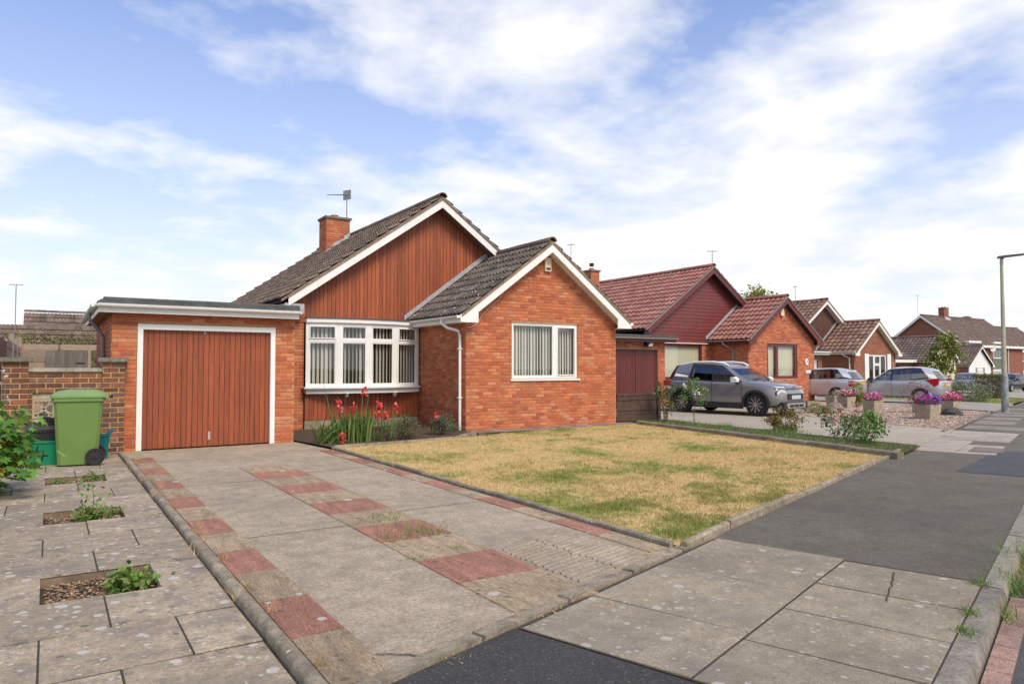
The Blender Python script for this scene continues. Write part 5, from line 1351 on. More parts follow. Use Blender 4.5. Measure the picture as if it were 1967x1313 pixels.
# ------------------------------------------------------------------ foliage helpers
def leaf_poly(kind):
    if kind == 'lobed':
        pts = []
        lob = [(0, 1.0), (18, .55), (38, .92), (58, .48), (80, .75), (105, .38), (135, .5), (165, .25)]
        for a, r in lob: pts.append((r * math.sin(R(a)), r * math.cos(R(a))))
        pts = pts + [(-x, y) for x, y in reversed(pts[1:])]
        vs = [(0, -.1, 0)] + [(x, y, -.16 * abs(x) - .10 * max(0, y)) for x, y in pts]
        n = len(pts)
        return vs, [(0, 1 + (i + 1) % n, 1 + i) for i in range(n)]
    if kind == 'oval':
        vs = [(0, 0, 0), (.30, .35, .05), (.26, .72, .03), (0, 1.0, -.06), (-.26, .72, .03), (-.30, .35, .05), (0, .5, -.04)]
        return vs, [(0, 1, 6), (1, 2, 6), (2, 3, 6), (3, 4, 6), (4, 5, 6), (5, 0, 6)]
    if kind == 'tri': return [(-.25, .3, 0), (.25, .3, 0), (0, 1.0, -.1), (0, 0, 0)], [(3, 1, 2, 0)]
    vs = [(-.5, -.5, 0), (.5, -.5, 0), (.5, .5, .1), (-.5, .5, .1)]
    return vs, [(0, 1, 2, 3)]
def rot_rand(tilt=1.0):
    return Matrix.Rotation(random.uniform(0, 6.283), 4, 'Z') @ Matrix.Rotation(random.gauss(0, tilt), 4, 'X') @ Matrix.Rotation(random.gauss(0, .4), 4, 'Y')
def foliage(n, sampler, size, kind='oval', tilt=1.0, outward=None):
    """joined leaves; sampler() -> point"""
    vs0, fs0 = leaf_poly(kind); V = np.array(vs0); k = len(vs0)
    allv = []; allf = []; rr = []
    for i in range(n):
        p = sampler(); s = random.uniform(*size)
        M = rot_rand(tilt)
        A = np.array(M.to_3x3()) * s
        allv.append(V @ A.T + np.array(p)); allf += [tuple(j + i * k for j in f) for f in fs0]; rr += [random.uniform(.001, 1)] * len(fs0)
    mb = MB(); mb.v = [tuple(q) for q in np.concatenate(allv)]; mb.f = allf; mb.r = rr
    return mb
def ell(c, r, hollow=.45, clumps=None):
    """points in an ellipsoid, gathered in clumps, denser towards the outside"""
    cl_ = None
    if clumps:
        cl_ = []
        for _ in range(clumps):
            d = Vector((random.gauss(0, 1), random.gauss(0, 1), random.gauss(0, 1))).normalized() * random.uniform(.45, 1.0)
            cl_.append(d)
    def f():
        if cl_:
            d = random.choice(cl_) + Vector((random.gauss(0, .16), random.gauss(0, .16), random.gauss(0, .14)))
        else:
            d = Vector((random.gauss(0, 1), random.gauss(0, 1), random.gauss(0, 1))).normalized() * random.uniform(hollow, 1) ** .6
        return (c[0] + d.x * r[0], c[1] + d.y * r[1], max(c[2] + d.z * r[2], .01))
    return f
def stems(n, base, r, top, rad=.006, m=BARK, spread=.8):
    mb = MB()
    for i in range(n):
        a = random.uniform(0, 6.28); q = random.uniform(.2, 1)
        e = Vector((base[0] + math.cos(a) * r * q * spread, base[1] + math.sin(a) * r * q * spread, base[2] + top * random.uniform(.6, 1)))
        b = Vector(base) + Vector((random.gauss(0, .03), random.gauss(0, .03), 0)); mid = (b + e) / 2 + Vector((random.gauss(0, .04), random.gauss(0, .04), .03))
        mb.tube([b, mid, e], [rad, rad * .8, rad * .45], 5)
    return mb
def shrub(name, label, loc, r, hgt, leaf_m, n=900, size=(.025, .05), cat='shrub', group=None, kind='oval', clumps=22, flowers=None, nst=7, tilt=1.0, lift=.0, stem_m=None):
    t = thing(name, label, cat, (loc[0], loc[1], loc[2] if len(loc) > 2 else 0.02), group=group)
    stems(nst, (0, 0, 0), r * .8, hgt * .8, m=BARK).build('stem', stem_m or BARK, t, smooth=60)
    c = (0, 0, hgt * .52 + lift)
    foliage(n, ell(c, (r, r, hgt * .5), clumps=clumps), size, kind, tilt).build('foliage', leaf_m, t, fixn=False, kind='stuff')
    for fm, nf, fs in (flowers or ()):
        for i in range(nf):
            a = random.uniform(0, 6.28); q = random.uniform(.3, 1); zz = hgt * random.uniform(.45, 1.02)
            p = (math.cos(a) * r * q, math.sin(a) * r * q, zz + lift)
            foliage(14, lambda: (p[0] + random.gauss(0, fs * .35), p[1] + random.gauss(0, fs * .35), p[2] + random.gauss(0, fs * .25)), (fs * .5, fs * .8), 'oval', .8).build('flower', fm, t, fixn=False, kind='stuff')
    return t
# ------------------------------------------------------------------ bins
GREENB = mat('green_bin_plastic', (0.14, 0.235, 0.06), .42, noise=[(3, .06), (40, .04)], bump=(200, .02))
def wheelie_bin():
    t = thing('wheelie_bin', 'lime green wheelie bin with black wheels standing by the screen wall', 'bin', (0.40, 12.28, 0.0), R(-5))
    # local: x = front(-)/wheels(+), y = width
    def ring(x0, x1, hw, z, r=.04):
        return [(x0 + r, -hw, z), (x1 - r, -hw, z), (x1, -hw + r, z), (x1, hw - r, z), (x1 - r, hw, z), (x0 + r, hw, z), (x0, hw - r, z), (x0, -hw + r, z)]
    lv = [ring(-.27, .21, .22, .02), ring(-.275, .225, .225, .10), ring(-.33, .285, .275, .93), ring(-.355, .31, .295, .935), ring(-.355, .31, .295, .985), ring(-.33, .285, .275, .985)]
    mb = MB(); v = [p for r_ in lv for p in r_]; f = [tuple(range(7, -1, -1)), tuple(range(40, 48))]
    for i in range(5):
        for k in range(8): f.append((i * 8 + k, i * 8 + (k + 1) % 8, (i + 1) * 8 + (k + 1) % 8, (i + 1) * 8 + k))
    mb.add(v, f); mb.build('body', GREENB, t, smooth=35)
    lid = MB(); lr = [ring(-.375, .36, .305, .988), ring(-.375, .36, .305, 1.02), ring(-.30, .25, .25, 1.075), ring(-.18, .17, .16, 1.10)]
    v = [p for r_ in lr for p in r_]; f = [tuple(range(7, -1, -1)), tuple(range(24, 32))]
    for i in range(3):
        for k in range(8): f.append((i * 8 + k, i * 8 + (k + 1) % 8, (i + 1) * 8 + (k + 1) % 8, (i + 1) * 8 + k))
    lid.add(v, f); lid.build('lid', mat('green_lid', (0.19, 0.30, 0.11), .4, noise=(5, .08)), t, smooth=35)
    MB().tube([(.38, -.26, .99), (.40, -.2, .99), (.40, .2, .99), (.38, .26, .99)], .016, 8).build('handle', BLACKP, t)
    for s in (-1, 1):
        M = Matrix.Translation((.20, s * .265, .125)) @ Matrix.Rotation(math.pi / 2, 4, 'X')
        w = MB().lathe([(.05, -.028), (.118, -.03), (.125, -.018), (.125, .018), (.118, .03), (.10, .030), (.095, .018), (.03, .016), (.03, .035), (.0, .035)], 24, M=M).build('wheel', BLACKP, t, smooth=35)
        for k in range(10):
            a = k * math.pi / 5; M2 = M @ Matrix.Rotation(a, 4, 'Z')
            MB().box(.028, .10, -.006, .006, .014, .026, M=M2).build('spoke', mat('worn_black', (.04, .04, .042), .5), w)
    return t
wheelie_bin()
GB = mat('green_box_plastic', (0.0, 0.21, 0.10), .45, noise=(4, .06))
def crate(root, name, x0, x1, y0, y1, z0, z1, m, taper=.03):
    mb = MB(); tp = taper
    a = [(x0 + tp, y0 + tp, z0), (x1 - tp, y0 + tp, z0), (x1 - tp, y1 - tp, z0), (x0 + tp, y1 - tp, z0)]
    b = [(x0, y0, z1 - .03), (x1, y0, z1 - .03), (x1, y1, z1 - .03), (x0, y1, z1 - .03)]
    c = [(x0 - .015, y0 - .015, z1 - .03), (x1 + .015, y0 - .015, z1 - .03), (x1 + .015, y1 + .015, z1 - .03), (x0 - .015, y1 + .015, z1 - .03)]
    d = [(p[0], p[1], z1) for p in c]
    f = [(3, 2, 1, 0), (12, 13, 14, 15)]
    for i in range(3):
        for k in range(4): f.append((i * 4 + k, i * 4 + (k + 1) % 4, (i + 1) * 4 + (k + 1) % 4, (i + 1) * 4 + k))
    mb.add(a + b + c + d, f)
    return mb.build(name, m, root)
gb = thing('recycling_box', 'green recycling box with a hand-painted number four', 'recycling box', (-.02, 12.52, 0))
crate(gb, 'box_body', -.26, .26, -.2, .2, .0, .36, GB)
BP = mat('black_paint', (.012, .012, .012), .6)
num = MB()
for a, b in (((-.085, .28), (-.115, .15)), ((-.115, .15), (.035, .145)), ((-.015, .21), (-.035, .075))):
    a, b = Vector((a[0], 0, a[1])), Vector((b[0], 0, b[1])); d = (b - a).normalized() * .011; n_ = Vector((-d.z, 0, d.x))
    q = [a - d + n_, b + d + n_, b + d - n_, a - d - n_]
    num.add([(p.x - .02, -.204 + .03 * (1 - p.z / .33), p.z) for p in q], [(0, 1, 2, 3)])
num.build('painted_number', BP, gb, fixn=False)
bb_ = thing('black_recycling_box', 'black lidded recycling box stacked on the green box', 'recycling box', (-.02, 12.53, .362))
crate(bb_, 'box_body', -.25, .25, -.19, .19, 0, .16, mat('dark_box', (.025, .03, .033), .5))
MB().prism([(-.29, .16), (.29, .16), (.27, .215), (-.27, .215)], -.22, .22, axis='y').build('lid', mat('grey_black_lid', (.07, .065, .07), .4), bb_)
bc = thing('folded_black_bag', 'crumpled black bag lying on the black box lid', 'bag', (.03, 12.55, .578))
bm_ = MB(); bm_.prism([(-.17, 0), (.17, 0), (.19, .07), (.10, .12), (.02, .10), (-.08, .125), (-.15, .06)], -.13, .13, axis='y'); bm_.build('bag', BLACKP, bc, smooth=50)
fc = thing('food_caddy', 'small teal food caddy half hidden behind the green bin', 'caddy', (.70, 12.88, 0))
TEAL = mat('teal_plastic', (0.0, 0.16, 0.17), .4)
crate(fc, 'body', -.11, .11, -.11, .11, 0, .38, TEAL)
MB().prism([(.06, .38), (.15, .40), (.16, .45), (.08, .41)], -.11, .11, axis='y').build('lid', TEAL, fc)

# ------------------------------------------------------------------ plants in the front garden
def lobed_bush():
    t = thing('maple_shrub', 'leafy maple-like shrub with green and yellowing lobed leaves by the bins', 'shrub', (-.80, 9.75, 0))
    stems(12, (0, 0, 0), .5, 1.0, .010).build('stem', BARK, t, smooth=60)
    vs, fs = leaf_poly('lobed')
    GL = leafm('maple_green', (.11, .24, .03), pal=[(.09, .22, .03), (.13, .28, .04), (.07, .17, .03), (.18, .31, .05)], trans=.3)
    YL = leafm('maple_yellow', (.45, .38, .04), pal=[(.45, .38, .04), (.36, .36, .05), (.42, .24, .03)], trans=.3)
    me = MB().add(vs, fs).mesh('leaf'); mey = MB().add(vs, fs).mesh('leaf')
    me.materials.append(GL); mey.materials.append(YL)
    f = ell((0, 0, .55), (.66, .62, .58), clumps=60)
    pts = [f() for _ in range(900)]
    pts.sort(key=lambda p: -(p[0] * .55 - p[1] * .8))
    rest = MB()
    for i, p in enumerate(pts):
        out = Vector((p[0], p[1], p[2] - .35)); s = random.uniform(.06, .15)
        az = math.atan2(out.y, out.x) - math.pi / 2 + random.gauss(0, .5)
        M = Matrix.Translation(p) @ Matrix.Rotation(az, 4, 'Z') @ Matrix.Rotation(random.uniform(-.95, -.05), 4, 'X') @ Matrix.Rotation(random.gauss(0, .35), 4, 'Y') @ Matrix.Scale(s, 4)
        yel = random.random() < (.20 if p[2] < .4 else .05)
        if i < 280:
            o = obj('leaf', mey if yel else me, None, t); o.matrix_basis = M
        else: rest.add(vs, fs, random.uniform(.001, 1), M)
    rest.build('inner_leaves', GL, t, kind='stuff', fixn=False)
lobed_bush()
def flower_stalk(name, label, loc, hgt, heads, m, group=None):
    t = thing(name, label, 'plant', loc, group=group)
    mb = MB(); 
    for (dx, dy, z) in heads: mb.tube([(0, 0, 0), (dx * .4, dy * .4, z * .6), (dx, dy, z)], [.006, .005, .003], 5)
    mb.build('stem', STEM, t)
    for (dx, dy, z) in heads:
        foliage(7, lambda: (dx + random.gauss(0, .012), dy + random.gauss(0, .012), z + random.gauss(0, .01)), (.03, .045), 'oval', .7).build('flower', m, t, fixn=False, kind='stuff')
    foliage(40, lambda: (random.gauss(0, .1), random.gauss(0, .1), random.uniform(.05, hgt * .7)), (.05, .09), 'oval', .9).build('foliage', LEAF, t, fixn=False, kind='stuff')
flower_stalk('anemone_plant', 'tall white-flowered anemone stalks by the left pier', (-.55, 12.0, 0), 1.4, [(.0, .0, 1.38), (.05, -.03, 1.31), (-.03, .04, 1.22), (.07, .02, .99), (-.04, -.06, .87)], WHITEP)
def sword_clump(name, label, loc, n, hgt, spikes, group=None, spread=.18, lean=.22, cat='plant'):
    t = thing(name, label, cat, loc, group=group)
    for i in range(n):
        a = random.uniform(0, 6.28); b = Vector((random.gauss(0, spread), random.gauss(0, spread * .6), 0)); hh = hgt * random.uniform(.55, 1.0)
        lx, ly = random.gauss(0, lean) * hh, random.gauss(0, lean * .7) * hh; w = random.uniform(.011, .02)
        dx, dy = math.cos(a) * w, math.sin(a) * w
        p1 = b + Vector((lx * .35, ly * .35, hh * .55)); p2 = b + Vector((lx, ly, hh))
        MB().add([(b.x - dx, b.y - dy, 0), (b.x + dx, b.y + dy, 0), (p1.x + dx, p1.y + dy, p1.z), (p1.x - dx, p1.y - dy, p1.z), tuple(p2)], [(0, 1, 2, 3), (3, 2, 4)], .0).build('leaf', GRASSB, t, fixn=False)
    for (x, y, z, nf, m) in spikes:
        st = MB().tube([(x * .5, y * .5, 0), (x * .8, y * .8, z * .6), (x, y, z + .12)], [.007, .006, .003], 5).build('flower_spike', STEM, t)
        for k in range(nf):
            zz = z - .085 * k * .9
            foliage(11, lambda: (x + random.gauss(0, .016), y - .02 + random.gauss(0, .016), zz + random.gauss(0, .016)), (.06, .095), 'oval', .9).build('flower', m, st, fixn=False, kind='stuff')
    return t
sword_clump('gladiolus', 'largest gladiolus clump with coral blooms below the bay window', (4.92, 12.95, 0.02), 190, .70, [(-.1, -.1, .66, 2, CORAL), (.55, -.1, .52, 2, CORAL), (-.36, .0, .74, 2, CORAL), (-.28, .05, .60, 1, PINK), (.13, .0, .98, 2, CORAL), (.42, -.05, .70, 4, CORAL), (.3, .1, .98, 0, CORAL), (-.62, .1, 1.02, 0, CORAL)], spread=.24, lean=.22)
sword_clump('gladiolus', 'slim gladiolus with one coral bloom to the right of the large clump', (5.72, 13.2, .02), 16, .60, [(.12, 0, .62, 2, CORAL)], spread=.06, lean=.3)
sword_clump('gladiolus', 'leaning gladiolus leaf fan in the middle of the flower bed', (6.05, 13.3, .02), 10, .62, [], spread=.03, lean=.65)
sword_clump('gladiolus', 'fallen gladiolus sprawling by the garage pier with one bloom at ground level', (4.32, 12.95, .02), 34, .55, [(.16, -.45, .16, 2, CORAL)], spread=.10, lean=.95)
sword_clump('gladiolus', 'lone gladiolus stem with a bloom beside the grey-green bush', (6.72, 13.35, .02), 4, .35, [(.12, .05, .42, 2, CORAL)], spread=.02, lean=.1)
OLIVE = leafm('olive_leaf', (.12, .13, .06), pal=[(.11, .12, .05), (.15, .15, .07), (.09, .10, .045), (.17, .12, .07)])
GREYL = leafm('greygreen_leaf', (.12, .155, .10), pal=[(.10, .13, .085), (.14, .175, .12), (.08, .11, .07), (.18, .21, .13)])
shrub('low_shrub', 'olive brown low shrub in the middle of the flower bed', (5.95, 12.85), .36, .42, OLIVE, 1300, (.02, .04), clumps=30)
shrub('low_shrub', 'grey-green rounded shrub near the downpipe', (6.95, 13.3), .27, .46, GREYL, 1300, (.02, .045), clumps=30)
shrub('low_shrub', 'tiny bright green plant at the foot of the downpipe', (7.45, 13.75), .18, .26, LEAFB, 300, (.02, .04), clumps=12)
shrub('low_shrub', 'thin straggling weeds beside the large gladiolus clump', (5.45, 12.75), .22, .3, OLIVE, 350, (.02, .04), clumps=14)
# weeds in slabs and drive
def weed(label, loc, r, hgt, n, m=WEED, tall=0, group=None, size=(.02, .045)):
    t = thing('weed', label, 'weed', loc, group=group)
    mb = foliage(n, lambda: (random.gauss(0, r * .5), random.gauss(0, r * .5), abs(random.gauss(0, hgt * .45)) + .005), size, 'oval', .8)
    mb.build('foliage', m, t, fixn=False, kind='stuff')
    if tall:
        st = MB().tube([(0, 0, 0), (.02, .01, tall * .5), (.0, .03, tall)], [.005, .004, .002], 5).build('stem', STEM, t)
        foliage(70, lambda: (random.gauss(0, .07), random.gauss(0, .05), random.uniform(.1, tall)), (.03, .05), 'oval', .8).build('side_leaves', m, t, fixn=False, kind='stuff')
    return t
def tuft(label, loc, r, hgt, n, m=WEED, group=None, lean=.6):
    t = thing('grass_tuft', label, 'grass tuft', loc, group=group)
    V = MB()
    for i in range(n):
        b = Vector((random.gauss(0, r), random.gauss(0, r), 0)); hh = hgt * random.uniform(.4, 1); a = random.uniform(0, 6.28); w = .003
        V.add([(b.x - math.cos(a) * w, b.y - math.sin(a) * w, 0), (b.x + math.cos(a) * w, b.y + math.sin(a) * w, 0), (b.x + random.gauss(0, lean) * hh, b.y + random.gauss(0, lean) * hh, hh)], [(0, 1, 2)], random.uniform(.001, 1))
    V.build('blades', m, t, fixn=False, kind='stuff')
weed('bright green rosette weed in the nearest gravel gap', (.47, 5.42, -.05), .13, .11, 300, WEED, size=(.03, .06))
weed('tall branching weed in the middle gravel gap', (.36, 7.95, -.05), .15, .14, 240, WEED, tall=.42, size=(.03, .06))
weed('weed at the right end of the middle gravel gap', (.56, 8.1, -.05), .06, .09, 50, WEED)
weed('green weeds in the far gravel gap', (.5, 10.8, -.05), .12, .10, 130, WEED)
weed('small weeds at the left of the far gravel gap', (.12, 10.7, -.05), .10, .06, 70, WEED)
for i, (px, py, r_, h_, n_, lab) in enumerate(((735, 998, .10, .09, 90, 'grass tuft growing across the middle paver column'), (800, 1025, .13, .13, 110, 'largest grass tuft in the middle paver column'), (745, 1035, .05, .06, 50, 'small grass tuft left of the largest one in the pavers'), (880, 1053, .04, .04, 30, 'tiny grass sprig near the lichened red paver'), (795, 1075, .05, .04, 40, 'moss and grass at the left edge of the middle pavers'))):
    p = G(px, py); tuft(lab, (p.x, p.y, .0), r_, h_, n_)
for i, (px, py, lab) in enumerate(((1855, 1215, 'yellow-green weed clump in the kerb joint'), (1865, 1180, 'small weed in the slab joint beside the kerb'), (1880, 1122, 'weed where the tarmac meets the kerb'))):
    p = G(px, py); tuft(lab, (p.x, p.y, 0), .035, .06, 70)
for i, (px, py, r_, h_, n_, lab) in enumerate(((1950, 1135, .10, .24, 220, 'tall green grass growing in the gutter'), (1965, 1085, .10, .26, 200, 'dense grass further along the gutter'), (1930, 1190, .06, .16, 90, 'thin grass sprouting from the gutter below the kerb'), (1962, 1110, .06, .2, 60, 'straw-coloured grass stalks in the gutter'))):
    p = G(px, py, -.09); tuft(lab, (p.x, p.y, -.1), r_, h_, n_, STRAW if 'straw' in lab else WEED)
for i in range(26):
    y = random.uniform(3.2, 12.8); tuft('dry straw grass along the rounded drive edging', (1.075 + random.uniform(-.02, .03) - (.11 if i % 3 == 0 else 0), y, 0), .02, .09, 14, STRAW, 'straw tufts along the drive edging')
for (px, py, n_) in ((930, 1150, 40), (1050, 1175, 50), (1260, 1065, 60), (1160, 1150, 30), (860, 1260, 40)):
    p = G(px, py); tuft('dead brown debris and straw at the drive threshold', (p.x, p.y, .0), .07, .02, n_, STRAW, 'straw debris at the drive threshold', lean=1.6)
p = G(1455, 1085); tuft('pale straw stalk lying on the pavement slab', (p.x, p.y, .004), .10, .015, 60, STRAW, lean=2.0)
for (px, py, lab) in ((1415, 868, 'green weed standing in the dry lawn'), (1090, 838, 'grass tuft at the lawn edge under the extension window')):
    p = G(px, py); tuft(lab, (p.x, p.y, .01), .05, .10, 80, WEED)
tuft('bright green grass patch in the lawn corner by the pavement', (4.42, 4.32, .01), .12, .05, 700, WEED)
tuft('green grass tuft beside the planted strip near the brown shrub', (13.35, 9.6, .03), .2, .16, 260, WEED)
tuft('green grass tuft further up the planted strip', (13.3, 11.2, .03), .1, .16, 120, WEED)
# roses and shrubs by the neighbour's drive
shrub('rose_bush', 'bare-stemmed rose bush with pale flowers in front of the low fence', (13.45, 13.25, .03), .42, .95, LEAF, 900, (.035, .065), cat='rose', clumps=26, nst=14, lift=.1, flowers=[(WHITEP, 4, .05)])
shrub('rose_bush', 'leggy rose with two large white-pink blooms before the grey car', (13.9, 12.7, .03), .33, .75, LEAFB, 520, (.035, .065), cat='rose', clumps=16, nst=3, lift=.32, flowers=[(WHITEP, 3, .11)])
BROWNL = leafm('bronze_leaf', (.22, .15, .05), pal=[(.22, .14, .05), (.26, .20, .06), (.16, .12, .04), (.17, .18, .05)])
shrub('low_shrub', 'bronze and yellow spiraea shrub beside the neighbouring drive', (13.75, 9.9, .03), .45, .48, BROWNL, 1800, (.03, .06), clumps=26)
shrub('rose_bush', 'rose bush with small crimson and pink flowers by the neighbouring drive', (13.35, 8.2, .03), .5, .62, LEAF, 1000, (.035, .06), cat='rose', clumps=26, flowers=[(PINK, 8, .05), (REDP, 5, .05)])
shrub('rose_bush', 'small glossy green rose nearest the pavement', (12.75, 7.35, .03), .32, .55, LEAFB, 700, (.04, .07), cat='rose', clumps=20, nst=6)
# low fence by the bungalow corner
lfz = thing('low_fence', 'low dark brown lap fence panel with a capped post', 'fence', (12.3, 13.86, 0))
for k in range(5): MB().box(0, 1.42, -.015 + .014 * (k % 2), .012, .03 + k * .135, .03 + (k + 1) * .142).build('slat', FENCEB, lfz)
MB().box(0, 1.42, -.03, .03, .70, .735).build('top_rail', FENCEB, lfz)
MB().box(1.42, 1.53, -.06, .05, -.1, .80).build('post', FENCEB, lfz); MB().box(1.405, 1.545, -.075, .065, .80, .83).build('post_cap', COPING, lfz)

# ------------------------------------------------------------------ planters, rocks, shrubs in the gravel garden
def planter(label, loc, w, hgt, mats, spill=1.0, rz=0.0, n=420):
    t = thing('planter', label, 'planter', (loc[0], loc[1], .015 + gz(loc[0])), rz, 'stone flower tubs in the gravel garden')
    b, tp = w * .39, w * .5
    mb = MB(); v = []
    for (hw, z) in ((b, 0), (tp, hgt), (tp - .05, hgt), (tp - .06, hgt - .06)):
        v += [(-hw, -hw * .8, z), (hw, -hw * .8, z), (hw, hw * .8, z), (-hw, hw * .8, z)]
    f = [(3, 2, 1, 0), (12, 13, 14, 15)] + [(i * 4 + k, i * 4 + (k + 1) % 4, (i + 1) * 4 + (k + 1) % 4, (i + 1) * 4 + k) for i in range(3) for k in range(4)]
    mb.add(v, f); mb.build('tub', STONEC, t)
    foliage(int(n * .6), ell((0, 0, hgt + .06), (w * .52 * spill, w * .46, w * .22)), (.035, .07), 'oval').build('foliage', LEAF, t, fixn=False, kind='stuff')
    for i, (m, share, off) in enumerate(mats):
        c = (off * w * .5, -.03, hgt + .12)
        foliage(int(n * share), ell(c, (w * .5 * spill * (1 - abs(off) * .45), w * .45, w * .26), hollow=.8), (.045, .075), 'oval', .7).build('flowers', m, t, fixn=False, kind='stuff')
planter('stone tub with red, white and purple flowers next to the golden conifer', (23.3, 14.3), .52, .40, [(MAGENTA, .4, .2), (WHITEP, .3, -.3), (REDP, .3, -.2)])
planter('empty-sided small stone tub behind the red and white flower tub', (23.95, 15.2), .46, .40, [(WHITEP, .1, 0)], n=120)
planter('stone tub overflowing with pink petunias', (21.72, 12.45), .52, .38, [(PINK, 1.0, 0), (PURPLE, .25, .1)], 1.35)
planter('stone tub of purple petunias with a red geranium', (20.22, 10.05), .60, .40, [(PURPLE, 1.1, .15), (REDP, .25, -.5), (MAGENTA, .12, .1)], 1.3)
planter('stone tub of pink petunias with a magenta end near the lamp post', (23.0, 10.75), .52, .40, [(PINK, .9, -.1), (MAGENTA, .5, .7)], 1.2)
shrub('conifer', 'narrow golden dwarf conifer among the flower tubs', (23.9, 14.25, gz(23)), .22, .95, leafm('golden_needle', (.28, .27, .03), pal=[(.28, .27, .03), (.34, .32, .05), (.2, .22, .03)]), 1000, (.03, .06), cat='conifer', clumps=None, nst=3)
shrub('low_shrub', 'yellow-green heather mound by the front of the grey car', (19.9, 13.3, .01), .5, .34, leafm('lime_heather', (.20, .24, .03), pal=[(.19, .24, .03), (.25, .28, .05), (.13, .18, .03)]), 1200, (.025, .05), clumps=26)
shrub('red_leaf_shrub', 'airy red-leaved shrub with pinkish sprays behind the purple tub', (22.6, 11.6, .01), .42, 1.0, leafm('plum_leaf', (.22, .06, .07), pal=[(.22, .05, .07), (.30, .10, .11), (.15, .04, .06), (.55, .38, .38)]), 700, (.03, .05), clumps=34, nst=12)
def rock(label, loc, s, m):
    t = thing('rock', label, 'rock', (loc[0], loc[1], .01 + gz(loc[0])), random.uniform(0, 3), 'rocks in the gravel garden')
    mb = MB(); pr = [(s[0] * 1.0, 0), (s[0] * 1.05, s[2] * .4), (s[0] * .7, s[2] * .85), (s[0] * .2, s[2])]
    mb.lathe(pr, 9); mb.v = [(x * random.uniform(.85, 1.15), y * s[1] / s[0] * random.uniform(.85, 1.15), z * random.uniform(.85, 1.1)) for x, y, z in mb.v]
    mb.build('stone', m, t, smooth=30)
ROCKM = mat('garden_rock', (.24, .20, .16), .95, noise=[(8, .3), (40, .25)], bump=(25, 1.0))
ROCKD = mat('dark_rock', (.085, .075, .07), .95, noise=[(8, .35)], bump=(25, 1.2))
rock('low brown rock beside the heather mound', (20.3, 13.0), (.32, .2, .2), ROCKM)
rock('rounded brown rock next to the golden conifer tub', (21.5, 13.6), (.3, .22, .28), ROCKM)
rock('squat grey rock between purple and pink tubs', (21.9, 10.9), (.34, .25, .26), ROCKM)
rock('dark craggy rock beside the pink and magenta tub', (22.45, 10.45), (.30, .2, .24), ROCKD)
# lavender, hedge, small tree, distant tree, verge
lav = thing('lavender', 'wide lavender bush with grey-green foliage and mauve flower spikes', 'shrub', (36.2, 16.3, gz(36)))
LAVG = leafm('lavender_leaf', (.22, .25, .13), pal=[(.21, .24, .12), (.26, .28, .16), (.16, .19, .10)])
LAVF = leafm('lavender_flower', (.36, .31, .40), pal=[(.36, .31, .40), (.42, .37, .45), (.30, .26, .33)])
foliage(4200, ell((0, 0, .38), (1.5, 1.1, .55), hollow=.6), (.05, .12), 'tri').build('foliage', LAVG, lav, fixn=False, kind='stuff')
foliage(700, ell((.25, 0, .55), (1.45, 1.1, .58), hollow=.95), (.05, .11), 'tri', .4).build('flower_spikes', LAVF, lav, fixn=False, kind='stuff')
hd = thing('hedge', 'clipped olive-green box hedge behind the lamp post', 'hedge', (44.2, 18.6, gz(44)), SA)
HED = leafm('hedge_leaf', (.12, .14, .02), pal=[(.12, .14, .02), (.16, .17, .03), (.09, .11, .02), (.20, .17, .04)])
def hs_():
    f = random.random()
    x, y, z = random.uniform(-1.6, 1.6), random.uniform(-.7, .7), random.uniform(0, 1.25)
    if f < .35: z = 1.2 + random.gauss(0, .05)
    elif f < .7: y = -.7 + random.gauss(0, .05)
    elif f < .9: x = random.choice((-1.6, 1.6)) + random.gauss(0, .05)
    return (x, y, max(z, .02))
foliage(6000, hs_, (.05, .1), 'oval').build('foliage', HED, hd, fixn=False, kind='stuff')
MB().box(-1.4, 1.4, -.5, .5, 0, 1.0).build('woody_core', BARK, hd)
def hh_():
    return (random.uniform(-3.2, 3.4), random.gauss(0, .25), 1.75 + random.uniform(-.2, .75) + random.gauss(0, .06))
bh = thing('hedge', 'ragged hedge with brown and green patches above the side fence', 'hedge', (-.2, 28.5, 0))
foliage(4200, hh_, (.05, .11), 'oval').build('foliage', leafm('mixed_hedge', (.12, .15, .03), pal=[(.10, .15, .025), (.15, .19, .03), (.22, .12, .04), (.08, .11, .02), (.20, .18, .03)]), bh, fixn=False, kind='stuff')
MB().box(-3.2, 3.4, -.15, .15, 0, 2.0).build('woody_core', BARK, bh)
def tree(label, loc, hgt, crown, m, n=2600, size=(.10, .2), trunk_r=.07, clumps=26, kind='oval', name='tree'):
    t = thing(name, label, 'tree', loc)
    tp = MB(); tp.tube([(0, 0, 0), (.04, .02, hgt * .35), (0, .05, hgt * .6), (.05, 0, hgt * .85)], [trunk_r, trunk_r * .8, trunk_r * .5, trunk_r * .2], 8)
    for k in range(8):
        a = k * .8; z = hgt * (.3 + .06 * k); r_ = crown[0] * random.uniform(.6, .95)
        tp.tube([(0, 0.02, z), (math.cos(a) * r_ * .5, math.sin(a) * r_ * .5, z + hgt * .12), (math.cos(a) * r_, math.sin(a) * r_, z + hgt * .2)], [trunk_r * .45, trunk_r * .3, trunk_r * .1], 6)
    tp.build('trunk', BARK, t, smooth=60)
    foliage(n, ell((0, 0, hgt - crown[2]), crown, clumps=clumps), size, kind).build('crown', m, t, fixn=False, kind='stuff')
    return t
TREEL = leafm('cherry_leaf', (.19, .23, .035), pal=[(.18, .23, .035), (.24, .28, .05), (.14, .18, .03), (.30, .28, .06)])
tree('small garden tree with drooping yellow-green leaves before the cream-fronted house', (49.6, 23.6, gz(49)), 4.0, (1.2, 1.1, 1.6), TREEL, 1900, (.12, .24), .06, clumps=40)
